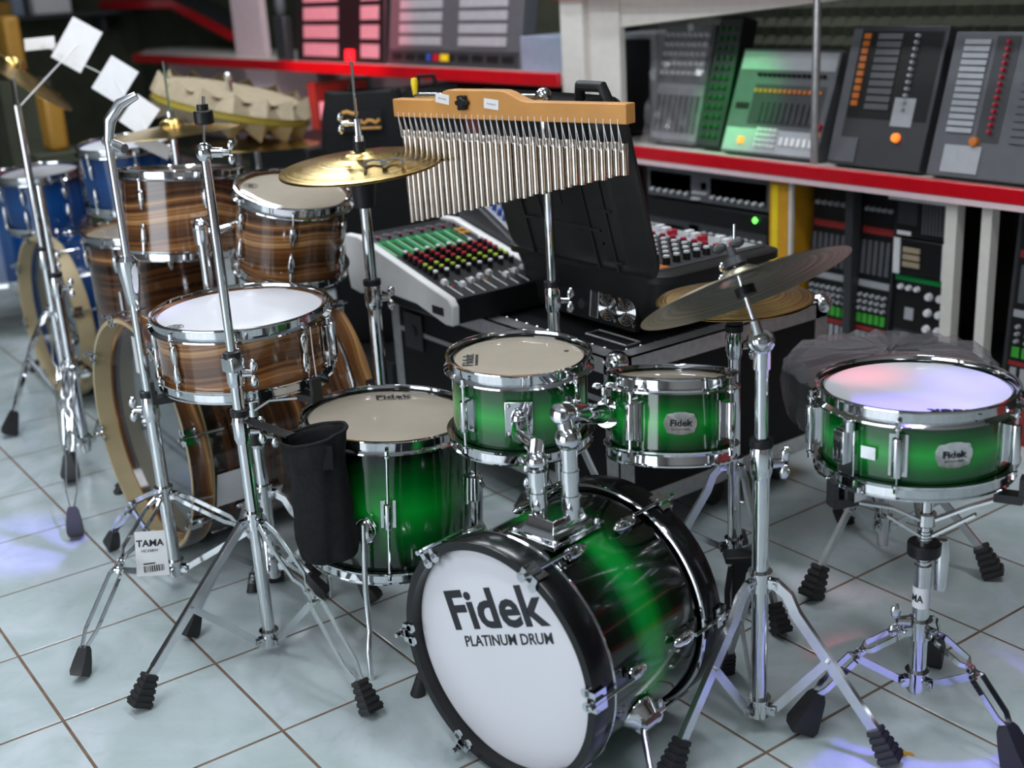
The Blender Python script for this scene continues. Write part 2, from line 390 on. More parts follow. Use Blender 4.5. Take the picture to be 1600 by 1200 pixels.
# pillar and beam
pil = MB(); pil.bx(-1.185, -1.06, 2.40, 2.50, 0, 3.0); pil.bx(-1.06, -.90, 2.43, 2.455, 0, 3.0)
struct('trim_3', pil, WHITEP)
bm = MB()
a, b, c_, d_ = aty(955, 45, 2.5), aty(1330, -2, 2.5), aty(1330, -60, 2.5), aty(955, -60, 2.5)
bm.loft([[(q.x, 2.44, q.z) for q in (a, b, c_, d_)], [(q.x, 2.56, q.z) for q in (a, b, c_, d_)]])
struct('trim_1', bm, WHITEP)
tp = MB(); tp.bx(-1.19, 2.6, 2.38, 2.42, 1.166, 1.21); struct('trim_2', tp, REDP)

# ---- shelf on the left
sl = thing('long_shelf', 'long wall shelf with bright red edge and cut corner running to far wall', 'shelf', (-3.5, 2.7, 0))
poly = [(-5.6, 2.40), (-1.19, 2.40), (-1.19, 2.99), (-6.3, 2.99), (-6.3, 2.75)]
MB().prism(poly, .868, .905).build('shelf_board', WHITEP, sl)
MB().bx(-5.6, -1.19, 2.38, 2.40, .862, .912).build('red_trim', REDP, sl, bevel=.004)
MB().sweep([(-5.6, 2.39, .887), (-6.3, 2.74, .887)], .02, .05, (.45, .9, 0)).build('red_trim', REDP, sl)
MB().bx(-6.4, -1.19, 2.9, 2.98, .0, .86).build('back_panel', PINKP, sl)
xa_, xb_ = aty(386, 130, 2.46).x, aty(432, 130, 2.46).x; MB().bx(xa_, xb_, 2.46, 2.7, 0, .868).build('support', PINKP, sl)
xa_, xb_ = aty(364, 40, 2.56).x, aty(408, 40, 2.56).x; MB().bx(xa_, xb_, 2.56, 2.6, .905, 2.2).build('support', PINKP, sl)
MB().bx(-6.0, -1.19, 2.42, 2.95, .30, .33).build('shelf_board', WALLD, sl)
su2 = thing('upper_shelf', 'upper wall shelf with faded red sloping edge near dark far wall', 'shelf', (-5.5, 2.9, 1.1))
q = [aty(100, 8, 2.75), aty(268, 6, 2.75), aty(362, 56, 2.75)]
ub = MB(); ub.loft([[(p_.x, y_, p_.z+dz) for y_, dz in ((2.76, -.02), (3.0, -.02), (3.0, .02), (2.76, .02))] for p_ in q]); ub.build('shelf_board', DGREY, su2)
ub = MB(); ub.loft([[(p_.x, y_, p_.z+dz) for y_, dz in ((2.74, -.028), (2.76, -.028), (2.76, .028), (2.74, .028))] for p_ in q]); ub.build('red_trim', REDP, su2)

# ================================================================ drums
def tocam(c): return V((CAM.x-c[0], CAM.y-c[1], 0)).normalized()
def rim_prof(Rs, z, up=1, h=.026):
    s = up
    return [(Rs+.003, z-s*h), (Rs+.003, z-s*.003), (Rs+.0045, z), (Rs+.009, z-s*.0005), (Rs+.0095, z-s*.003), (Rs+.0062, z-s*.005), (Rs+.006, z-s*(h-.008)), (Rs+.013, z-s*(h-.003)), (Rs+.0135, z-s*h)]
LUGS = {}
def lug_mesh(kind, L):
    key = (kind, round(L, 3))
    if key in LUGS: return LUGS[key]
    m = MB()
    if kind == 'bar':       # plate with a tube in front, local +x outward
        m.bx(-.001, .003, -.014, .014, -L/2, L/2); m.bx(.002, .010, -.004, .004, -L/2+.004, L/2-.004)
        m.lathe([(0, -L/2+.003), (.0075, -L/2+.003), (.0082, -L/2+.006), (.0082, L/2-.006), (.0075, L/2-.003), (0, L/2-.003)], 14, T(.015, 0, 0))
    elif kind == 'drop':    # teardrop lug, narrow end down
        pr = [(0, -.030), (.003, -.028), (.006, -.018), (.0085, -.004), (.009, .006), (.0075, .013), (.004, .017), (0, .018)]
        m.lathe(pr, 12, T(.006, 0, 0) @ Matrix.Diagonal((.85, 1, L/.05, 1)))
    elif kind == 'bullet':
        pr = [(0, -.026), (.004, -.024), (.009, -.014), (.0115, 0), (.0115, .012), (.009, .019), (0, .021)]
        m.lathe(pr, 14, T(.010, 0, 0) @ Matrix.Diagonal((.9, 1, 1.05, 1))); m.bx(-.002, .004, -.009, .009, -.012, .014)
    LUGS[key] = m.mesh('lug', CHR); return LUGS[key]
def rod_mesh(L):
    key = ('rod', round(L, 3))
    if key not in LUGS:
        m = MB(); m.cyl((0, 0, 0), (0, 0, L), .0026, n=8); m.cyl((0, 0, L-.004), (0, 0, L), .0062, n=10); m.cyl((0, 0, L), (0, 0, L+.009), .0042, n=6)
        LUGS[key] = m.mesh('tension_rod', CHR)
    return LUGS[key]

def drum(name, label, cat, c, n, Rr, H, shell, top, bottom, lug='bar', nl=5, ph=0, lugL=.06, group=None, inside=None, rim=CHR, base_z=None, rods=True):
    """c: centre of the batter-side rim, n: axis, Rr: rim radius"""
    n = V(n).normalized(); c = V(c); o = c-n*H
    th = thing(name, label, cat, tuple(o) if base_z is None else (o.x, o.y, base_z), group)
    M = frame(o, n, tocam(c)); Rs = Rr-.0095
    sh = MB(); sh.lathe([(Rs, .010), (Rs, H-.010), (Rs-.005, H-.006), (Rs-.007, H-.010), (Rs-.007, .010), (Rs-.005, .006)], 72, closed=True)
    sho = sh.build('shell', shell, th, M)
    if inside: MB().lathe([(Rs-.0075, H-.012), (Rs-.0075, .012)], 64).build('shell_lining', inside, th, M)
    for z, s, mt, nm in ((H, 1, top, 'top'), (0, -1, bottom, 'bottom')):
        zz = z-s*.010
        MB().lathe([(0, zz), (Rs*.5, zz), (Rs-.008, zz), (Rs+.001, zz-s*.003), (Rs+.0022, zz-s*.008)], 64).build(nm+'_head', mt, th, M)
        MB().lathe(rim_prof(Rs, z, s), 80, closed=True).build(nm+'_hoop', rim, th, M)
    for k in range(nl):
        a = rad(ph)+2*PI*k/nl
        if lug == 'bar':
            lg = link('lug', lug_mesh('bar', lugL), th, M @ RZ(a) @ T(Rs, 0, H/2))
            L = H/2-.024-lugL/2+.006
            for s in (1, -1): link('tension_rod', rod_mesh(L), lg, M @ RZ(a) @ T(Rs+.015, 0, H/2) @ (Matrix.Identity(4) if s > 0 else RX(PI)) @ T(0, 0, lugL/2-.006))
        elif lug == 'drop':
            zl = H*.5-.040
            for s in (1, -1):
                fl_ = Matrix.Identity(4) if s > 0 else RX(PI)
                zl = H*.5 - (.052 if H > .15 else .040)
                lg = link('lug', lug_mesh('drop', lugL), th, M @ RZ(a) @ T(Rs, 0, H/2) @ fl_ @ T(0, 0, zl-.012))
                link('tension_rod', rod_mesh(H/2-.024-zl+.008), lg, M @ RZ(a) @ T(Rs+.009, 0, H/2) @ fl_ @ T(0, 0, zl-.004))
    return th, M, Rs
def scallop(w, h):
    pts = []
    for i in range(48):
        a = 2*PI*i/48; k = 1+.035*math.cos(8*a)
        ca, sa = math.cos(a), math.sin(a)
        pts.append((w/2*math.copysign(abs(ca)**.62, ca)*k, h/2*math.copysign(abs(sa)**.62, sa)*k))
    return pts
def badge(th, M, Rs, ang, z, w=.052, h=.036):
    B = M @ RZ(rad(ang)) @ T(Rs+.0015, 0, z) @ Matrix(((0, 0, 1, 0), (1, 0, 0, 0), (0, 1, 0, 0), (0, 0, 0, 1)))
    m = MB(); pts = scallop(w, h); n = len(pts)
    def cur(x, y, dz): return (x, y, -(Rs-math.sqrt(max(Rs*Rs-x*x, 0)))+dz)
    m.add([cur(x, y, -.001) for x, y in pts]+[cur(x, y, .0016) for x, y in pts]+[cur(x*.93, y*.9, .0012) for x, y in pts]+[(0, 0, .0012)],
          [(i, (i+1) % n, n+(i+1) % n, n+i) for i in range(n)]+[(n+i, n+(i+1) % n, 2*n+(i+1) % n, 2*n+i) for i in range(n)]+[(2*n+i, 2*n+(i+1) % n, 3*n) for i in range(n)])
    b = m.build('badge', BADGE, th, B, label='scalloped silver maker badge', ang=60)
    lettering('Fidek', .0145, B @ T(0, .000, .0013), PRINT, b, bold=.006, sx=1.15)
    lettering('PLATINUM DRUM', .0038, B @ T(0, -.010, .0013), PRINT, b)
def head_text(th, M, body, x, y, z, rot, size, bold=.008, sx=1.1, sub=None):
    t = M @ T(x, y, z+.0008) @ RZ(rad(rot))
    o = lettering(body, size, t, PRINT, th, bold=bold, sx=sx)
    if sub: lettering(sub, size*.28, t @ T(0, -size*.55, 0), PRINT, o)
def stamp(th, M, x, y, z, rot, s=.017):
    t = M @ T(x, y, z+.0006) @ RZ(rad(rot)); ring = MB()
    ring.lathe([(s*.93, 0), (s, 0), (s, .0003), (s*.93, .0003)], 32, closed=True); o = ring.build('stamp', PRINT, th, t, label='round printed maker stamp')
    for k in (-1, 1): MB().box((0, k*s*.62, .0002), (s*1.1, s*.1, .0003)).build('stamp_line', PRINT, o, t)
    for k in range(5): MB().box(((k-2)*s*.28, (.06 if k % 2 else -.06)*s, .0002), (s*.12, s*.8, .0003)).build('stamp_line', PRINT, o, t)

# ---- green kit
ft, ftM, ftR = drum('floor_tom', 'deep green burst floor tom with clear head beside white headed bass drum', 'drum', (.425, .671, .468), (.033, .055, 1), .1705, .29, GRN, HEADC, HEADB, 'bar', 5, -3, .055, inside=BEIGE, base_z=0)
head_text(ft, ftM, 'Fidek', -.115, .012, .28, 92, .030, sub='PLATINUM DRUM')
for k, a in enumerate((-17, 103, 223)):
    lr = ftM @ RZ(rad(a))
    br = MB(); br.sph((ftR+.012, 0, .115), .020, .022, .028, 16); br.cyl((ftR, 0, .115), (ftR+.02, 0, .115), .018, n=14); br.cyl((ftR+.02, -.01, .125), (ftR+.02, -.04, .125), .005, n=8)
    bo = br.build('leg_bracket', CHR, ft, lr)
    f_ = lr.inverted(); bot = (lr @ V((ftR+.028, 0, 0))); zb = bot.z
    pts = [lr @ V((ftR+.028, 0, .135)), lr @ V((ftR+.028, 0, .0))]
    dn = pts[1]; lg = MB(); lg.tube([pts[0], pts[1], V((dn.x, dn.y, .095)), V((dn.x, dn.y, .078))+(lr.to_3x3() @ V((.010, 0, 0))), V((dn.x, dn.y, .06))+(lr.to_3x3() @ V((.018, 0, 0))), V((dn.x, dn.y, .0))+(lr.to_3x3() @ V((.019, 0, 0)))], .0055, 10)
    lg.build('leg', STL, ft)
tl, tlM, tlR = drum('mounted_tom', 'green burst mounted tom with clear head tilted beside chrome ball joint', 'drum', (.728, .774, .632), (.036, 0, 1), .1297, .165, GRN, HEADC, HEADB, 'bar', 4, 44, .06, inside=BEIGE)
head_text(tl, tlM, 'Fidek', .012, -.088, .155, 180, .026, sub='PLATINUM DRUM')
MB().lathe([(0, 0), (.0045, 0), (.0045, .0004), (0, .0004)], 20).build('dot', DGREY, tl, tlM @ T(-.02, .085, .1553))
tr, trM, trR = drum('mounted_tom', 'small shallow green burst tom with silver badge beside cymbal stand pole', 'drum', (.949, .932, .609), (-.131, .152, .98), .112, .147, GRN, HEADC, HEADB, 'bar', 4, -35, .066, inside=BEIGE)
badge(tr, trM, trR, 8, .073)
gs, gsM, gsR = drum('snare_drum', 'green burst snare drum with white coated head and silver badge', 'drum', (1.262, 1.172, .606), (-.02, .016, 1), .1590, .145, GRN, HEADW, HEADB, 'bar', 5, -8, .068, inside=BEIGE)
badge(gs, gsM, gsR, 23, .074, .056, .040)
head_text(gs, gsM, 'Fidek', .118, .058, .135, -84, .032)
st = MB(); B = gsM @ RZ(rad(-38)) @ T(gsR, 0, .072)
st.bx(0, .012, -.016, .016, -.045, .030); st.bx(.012, .022, -.018, .004, -.026, .028); st.cyl((.012, .006, .028), (.012, .006, .046), .009, n=14)
st.cyl((.012, .006, .046), (.012, .006, .049), .011, n=14)
so = st.build('strainer', CHR, gs, B, bevel=.002)
s2 = MB()
for k in (-1, 1): s2.bx(.021, .0235, -.008+k*.004-.0015, -.008+k*.004+.0015, -.016, .012)
s2.build('strainer_slot', BLK, so, B)
MB().bx(0, .006, -.012, .012, -.010, .010).build('air_vent', CHR, gs, gsM @ RZ(rad(-25)) @ T(gsR, 0, .070))
bt = MB(); B = gsM @ RZ(rad(-40)) @ T(gsR, 0, 0); bt.bx(-.012, .016, -.03, .03, -.012, .004); bt.cyl((.008, -.03, .004), (.008, -.03, .012), .004); bt.cyl((.008, .03, .004), (.008, .03, .012), .004)
bt.build('snare_clamp', CHR, gs, B)

# ---- green bass drum
bf = V((.96749, .52089, .2145)); bn = V((.18797, -.98217, 0)); BR = .209; BL = .334
bd = thing('bass_drum', 'green burst bass drum lying on floor with white printed front head', 'drum', (.935, .69, 0))
BM = frame(bf-bn*BL, bn, (-bn.y, bn.x, 0))      # z front, x to the right seen from the front, y up
Rs = BR-.013
MB().lathe([(Rs, .04), (Rs, BL-.04), (Rs-.007, BL-.04), (Rs-.007, .04)], 96, closed=True).build('shell', GRNB, bd, BM)
def bhoop(z0, z1): return [(Rs-.002, z0), (BR-.001, z0), (BR, z0+.002), (BR, z1-.002), (BR-.001, z1), (Rs-.002, z1)]
for z0, z1, ring in ((BL-.048, BL, BL-.052), (0, .042, .045)):
    h = MB(); h.lathe(bhoop(z0, z1), 110, closed=True); ho = h.build('hoop', LAC, bd, BM, label='glossy black wooden hoop')
    r_ = MB(); r_.tube([((Rs+.0075)*math.cos(2*PI*i/96), (Rs+.0075)*math.sin(2*PI*i/96), ring) for i in range(96)], .0042, 8, True); r_.build('chrome_ring', CHR, bd, BM)
hd = MB(); hd.lathe([(0, BL-.020), (Rs*.5, BL-.020), (Rs-.008, BL-.020), (Rs-.001, BL-.023)], 96); ho = hd.build('front_head', HEADW, bd, BM, label='white front head with bold black logo')
MB().lathe([(0, .018), (Rs*.5, .018), (Rs-.001, .020)], 64).build('batter_head', HEADW, bd, BM)
LT = BM @ T(-.006, .060, BL-.0195) @ RZ(rad(21))
lettering('Fidek', .094, LT @ T(0, .026, 0), PRINT, ho, 'logo_lettering', bold=.009, sx=1.12)
lettering('PLATINUM DRUM', .026, LT @ T(.010, -.026, 0), PRINT, ho, 'logo_lettering', bold=.0004, sx=1.04, shear=.15)
lettering('\u00ae', .022, LT @ T(.126, .058, 0), PRINT, ho, 'logo_lettering')
cl = MB(); cl.lathe([(0, -.020), (.010, -.018), (.0125, -.010), (.0125, .010), (.010, .018), (0, .020)], 14, Matrix.Diagonal((.45, 1, 1, 1)))
def claw_mesh():
    m = MB(); m.bx(.004, .0075, -.017, .017, -.022, .004); m.bx(-.012, .0075, -.017, -.007, .001, .0045); m.bx(-.012, .0075, .007, .017, .001, .0045)
    for k in (-1, 1): m.lathe([(0, .001), (.0085, .001), (.0085, .0045), (0, .0045)], 14, T(-.012, k*.012, 0))
    m.bx(.006, .012, -.006, .006, -.016, .010); m.cyl((.009, 0, -.085), (.009, 0, .010), .0033, n=8); m.cyl((.009, 0, .010), (.009, 0, .020), .0045, n=6); return m.mesh('claw', CHR)
CM = claw_mesh()
for k in range(6):
    a = rad(4+60*k) if k != 2 else rad(131)
    for zz, flip in ((BL, 0), (0., 1)):
        Q = BM @ RZ(a) @ T(BR-.002, 0, zz) @ (RX(PI) if flip else Matrix.Identity(4))
        co = link('claw', CM, bd, Q)
        Q2 = BM @ RZ(a) @ T(Rs, 0, zz+(-.105 if not flip else .105)) @ (Matrix.Identity(4) if not flip else RX(PI))
        link('lug', lug_mesh('bullet', .05), bd, Q2)
# tom holder on top of the shell
tp = V((.965, .66, .214+Rs))
pl = MB(); Q = frame(tp+V((0, 0, -.006)), (0, 0, 1), (bn.x*-1, bn.y*-1, 0))
pl.bx(-.062, .062, -.05, .05, 0, .010); pl.loft([[(x*s_, y*t_, z_) for x, y in ((-1, -1), (1, -1), (1, 1), (-1, 1))] for s_, t_, z_ in ((.050, .038, .010), (.040, .030, .020), (.036, .027, .036))])
for x in (-.052, .052):
    for y in (-.042, .042): pl.sph((x, y, .011), .006, .006, .004, 10)
mo = pl.build('tom_mount', CHR, bd, Q, bevel=.003)
P1 = atd(872, 745, 2.0); pr = V((.985, .672, .0)); pl_ = V((.955, .640, 0))
def post(x, y, zt):
    m = MB(); m.cyl((x, y, .44), (x, y, zt), .0135, n=18); m.cyl((x, y, .455), (x, y, .478), .0155, n=18); m.cyl((x, y, .46), (x+.02, y-.02, .46), .005, n=8); return m
# right arm: post, ball joint, horizontal tube to the small tom
zt = .565
m = post(1.0, .665, zt); m.sph((1.0, .665, zt+.008), .021, n=18); m.cyl((1.0, .665, .50), (1.0, .665, .52), .015, n=18)
bj = V((1.0, .665, zt+.008)); brk = trM @ RZ(rad(-80)) @ V((trR, 0, .075))
bk2 = V((brk.x, brk.y, brk.z)); aa = bj+V((-.01, 0, .038))
m.cyl(bj, aa, .014, n=14); m.build('tom_arm', CHR, bd)
m = MB(); dirv = (bk2-aa).normalized(); m.lathe([(0, 0), (.008, .001), (.0145, .004), (.0170, .009), (.0170, (bk2-aa).length+.022), (0, (bk2-aa).length+.022)], 20, frame(aa-dirv*.022, dirv)); m.cyl(aa+dirv*.012, aa+dirv*.016, .0182, n=20); m.cyl(bk2-dirv*.045, bk2-dirv*.02, .018, n=18); m.cyl(bk2-dirv*.03, bk2-dirv*.03+V((0, 0, .045)), .005, n=8); wing(m, bk2-dirv*.03+V((0, 0, .035)), (0, 0, 1), _r, .9)
m.cyl(bk2-dirv*.022, bk2+dirv*.004, .024, .030, 20); m.build('arm_tube', CHR, bd)
# left arm
x, y = .955, .635
m = post(x, y, .50); e0 = V((x, y, .50)); brk = tlM @ RZ(rad(-2)) @ V((tlR, 0, .085))
m.cyl((x, y, .49), (x, y, .515), .017, n=18); m.sph(e0+V((0, 0, .03)), .019, n=16)
m.tube([e0+V((0, 0, .02)), e0+V((0, 0, .055)), brk+V((.03, -.02, -.02)), brk], [.013, .014, .015, .014], 14); wing(m, e0+V((0, 0, .004)), -_r, (0, 0, 1))
m.build('tom_arm', CHR, bd)
Q = tlM @ RZ(rad(-2)) @ T(tlR, 0, .085); m = MB(); m.bx(0, .006, -.024, .024, -.032, .032); m.sph((.006, 0, 0), .016, .015, .022, 16)
for yy in (-.017, .017):
    for z_ in (-.025, .025): m.sph((.007, yy, z_), .004, .004, .004, 8)
m.build('mount_bracket', CHR, tl, Q, bevel=.004)
# spurs
for sgn in (1, -1):
    a = rad(-26) if sgn > 0 else rad(206)
    Q = BM @ RZ(a) @ T(Rs, 0, BL*.58 if sgn > 0 else BL*.60)
    m = MB(); m.lathe([(0, 0), (.034, 0), (.034, .004), (.028, .012), (.020, .026), (0, .028)], 24, RY(PI/2)); m.build('spur_bracket', CHR if sgn > 0 else CHR, bd, Q)
    h0 = Q @ V((.022, 0, 0)); out = (BM.to_3x3() @ V((sgn, 0, 0)))
    m = MB(); m.cyl(h0-bn*.02, h0+bn*.02, .015, n=16); wing(m, h0-bn*.02, -bn, (0, 0, 1)); m.build('spur_clamp', CHR, bd)
    foot = V((h0.x, h0.y, 0))+out*.10+bn*(.10 if sgn > 0 else .05); foot.z = .03
    m = MB(); m.tube([h0-bn*.045, h0+bn*.01, h0+(foot-h0)*.12+bn*.012, foot], .0055, 10); sp_ = m.build('spur_leg', STL, bd)
    m = MB(); ax = (h0-foot).normalized(); gpt = V((foot.x, foot.y, 0)); m.cyl(gpt, foot+ax*.012, .015, .010, 12); m.cyl(foot+ax*.013, foot+ax*.017, .011, n=12); m.build('rubber_foot', RUB, sp_)

# ---- wood kit
wsn, wsM, wsR = drum('snare_drum', 'dark striped wood snare drum with white coated head behind straight chrome pole', 'drum', (.110, .525, .654), (.016, -.009, 1), .1805, .150, WOOD, HEADW, HEADB, 'drop', 8, -5, .05)
stamp(wsn, wsM, .075, -.128, .140, 70)
B = wsM @ RZ(rad(66)) @ T(wsR, 0, .075); m = MB(); m.bx(0, .014, -.013, .013, -.05, .035); m.bx(.014, .026, -.007, .007, -.03, .04); m.cyl((.012, 0, .035), (.012, 0, .05), .008); m.cyl((.006, -.02, -.045), (.006, .02, -.045), .005); m.build('strainer', CHR, wsn, B, bevel=.002)
m = MB(); m.bx(0, .016, -.02, .02, -.022, .004); m.build('snare_clamp', CHR, wsn, wsM @ RZ(rad(50)) @ T(wsR, 0, .02))
m = MB(); q = wsM @ RZ(rad(44)) @ V((wsR+.014, 0, .075)); m.tube([q+V((0, 0, .05)), q, q+V((.004, .0, -.06)), q+V((-.012, .006, -.11)), q+V((.0, .02, -.15)), q+V((-.01, .03, -.19))], .0012, 6); m.build('tag_string', PAPER, wsn)
wt, wtM, wtR = drum('rack_tom', 'small striped wood rack tom with clear head under gold cymbal', 'drum', (-.222, .832, .816), (.248, .049, .967), .1385, .205, WOOD, HEADC, HEADB, 'drop', 6, 0, .055, inside=BEIGE)
stamp(wt, wtM, -.02, -.098, .195, 0)
t2, t2M, t2R = drum('rack_tom', 'larger striped wood rack tom with dark rim behind thin chrome rod', 'drum', (-.665, .735, .838), (-.05, .10, 1), .161, .225, WOOD, HEADC, HEADB, 'drop', 6, 20, .055, inside=BEIGE)
wf, wfM, wfR = drum('floor_tom', 'wide striped wood floor tom standing between blue and wood bass drums', 'drum', (-1.02, .76, .64), (0, 0, 1), .196, .40, WOOD, HEADC, HEADB, 'drop', 8, 10, .055, inside=BEIGE, base_z=0)
for a in (-30, 90, 210):
    lr = wfM @ RZ(rad(a)); m = MB(); pt = lr @ V((wfR+.03, 0, .2)); m.cyl((pt.x, pt.y, 0), (pt.x, pt.y, .5), .006, n=10); m.cyl(lr @ V((wfR, 0, .16)), lr @ V((wfR+.034, 0, .16)), .016, n=14); m.build('leg', CHR, wf)

def big_bass(name, label, f0, n, R, L, shell, hoopfront, head, outer, spurs=True):
    n = V(n).normalized(); f0 = V(f0); th = thing(name, label, 'drum', (f0.x-n.x*L/2, f0.y-n.y*L/2, 0))
    M = frame(f0-n*L, n, (-n.y, n.x, 0)); Rs = R-.014
    MB().lathe([(Rs, .04), (Rs, L-.04), (Rs-.008, L-.04), (Rs-.008, .04)], 96, closed=True).build('shell', shell, th, M)
    for z0, z1, mt in ((L-.045, L, outer), (0, .045, shell)):
        MB().lathe([(R-.0035, z0), (R, z0), (R, z1), (R-.0035, z1)], 96, closed=True).build('hoop', mt, th, M)
    MB().lathe([(R-.012, L-.052), (R-.0035, L-.052), (R-.0035, L+.001), (R-.012, L+.001)], 96, closed=True).build('hoop_lining', hoopfront, th, M)
    for z0 in (L-.049, .049):
        m = MB(); m.tube([((Rs+.006)*math.cos(2*PI*i/80), (Rs+.006)*math.sin(2*PI*i/80), z0) for i in range(80)], .0035, 8, True); m.build('chrome_ring', CHR, th, M)
    MB().lathe([(0, L-.050), (Rs*.5, L-.050), (R-.011, L-.050)], 80).build('front_head', head, th, M)
    MB().lathe([(0, .02), (Rs*.5, .02), (Rs-.001, .022)], 64).build('batter_head', HEADW, th, M)
    for k in range(8):
        a = 2*PI*(k+.30)/8
        for zz, fl_ in ((L, 0), (0, 1)):
            link('claw', CM, th, M @ RZ(a) @ T(R-.002, 0, zz) @ (RX(PI) if fl_ else Matrix.Identity(4)))
            link('lug', lug_mesh('drop', .055), th, M @ RZ(a) @ T(Rs, 0, zz+(-.13 if not fl_ else .13)) @ (Matrix.Identity(4) if not fl_ else RX(PI)))
    if spurs:
        for sgn in (1, -1):
            Q = M @ RZ(rad(-28) if sgn > 0 else rad(208)) @ T(Rs, 0, L*.60); h0 = Q @ V((.015, 0, 0)); out = M.to_3x3() @ V((sgn, 0, 0))
            m = MB(); m.bx(0, .016, -.018, .018, -.03, .03); m.build('spur_bracket', CHR, th, Q, bevel=.004)
            foot = V((h0.x, h0.y, .02))+out*.14+n*.14; m = MB(); m.tube([h0, h0+(foot-h0)*.08+out*.01, foot], .007, 10); so_ = m.build('spur_leg', BLK if sgn < 0 else CHR, th)
            m = MB(); m.cyl((foot.x, foot.y, 0), foot+(h0-foot).normalized()*.03, .013, .010, 12); m.build('rubber_foot', RUB, so_)
    return th, M, Rs
wb, wbM, wbR = big_bass('bass_drum', 'large dark striped wood bass drum with pale maple hoop and smoky head', (-.313, .414, .284), (.043, -.999, 0), .282, .48, WOODB, MAPLE, HEADG, WOODB)
MB().bx(wbR+.001, wbR+.0025, -.045, .045, .03, .12).build('sticker', PAPER, wb, wbM @ RZ(rad(-18)) @ T(0, 0, .30))
MB().bx(-.03, .03, -.045, .045, 0, .001).build('label_card', PAPER, wb, wbM @ T(-.06, .17, .4315))
# tom holder post on the wood bass drum
m = MB(); m.bx(-.39, -.29, .60, .68, .553, .575); m.cyl((-.34, .64, .56), (-.34, .64, .74), .0125, n=16); m.cyl((-.34, .64, .70), (-.34, .64, .74), .019, n=16); m.build('tom_post', CHR, wb)
m = MB(); e = wtM @ RZ(rad(215)) @ V((wtR, 0, .10)); m.tube([(-.34, .64, .72), (-.31, .70, .735), e], .0095, 10); m.sph((-.34, .64, .74), .02, n=14); m.build('tom_arm', CHR, wb)
m = MB(); e = t2M @ RZ(rad(30)) @ V((t2R, 0, .11)); m.tube([(-.34, .64, .725), (-.40, .65, .74), e], .0095, 10); m.build('tom_arm', CHR, wb)

# ================================================================ stands
def rect_ring(p, ax, sd, w, h):
    ax = V(ax).normalized(); sd = V(sd); sd = (sd-ax*sd.dot(ax)).normalized(); up = ax.cross(sd)
    return [V(p)+sd*(a*w/2)+up*(b*h/2) for a, b in ((-1, -1), (1, -1), (1, 1), (-1, 1))]
def rubber_foot(ank, foot, sd, s=1., ridged=False):
    m = MB(); a = V(ank); f = V(foot); ax = f-a; rings = []
    st_ = [(0, .014, .012), (.12, .020, .018), (.5, .026, .026), (.85, .028, .034), (1, .024, .030)]
    if ridged:
        st_ = []
        for k in range(5):
            t = k/5; wv = .021+.012*t
            st_ += [(t, wv, wv*1.15), (t+.11, wv+.002, wv*1.15+.002), (t+.125, wv-.0012, wv*1.15-.0016), (t+.19, wv-.0012, wv*1.15-.0016)]
        st_ += [(1, .026, .034)]
    for t, w_, h_ in st_:
        p = a+ax*t
        rings.append(rect_ring(p, ax, sd, w_*s, h_*s))
    m.loft(rings)
    zmin = min(v[2] for v in m.v)
    m.v = [(x, y, max(z, .0005)) for x, y, z in m.v]
    return m
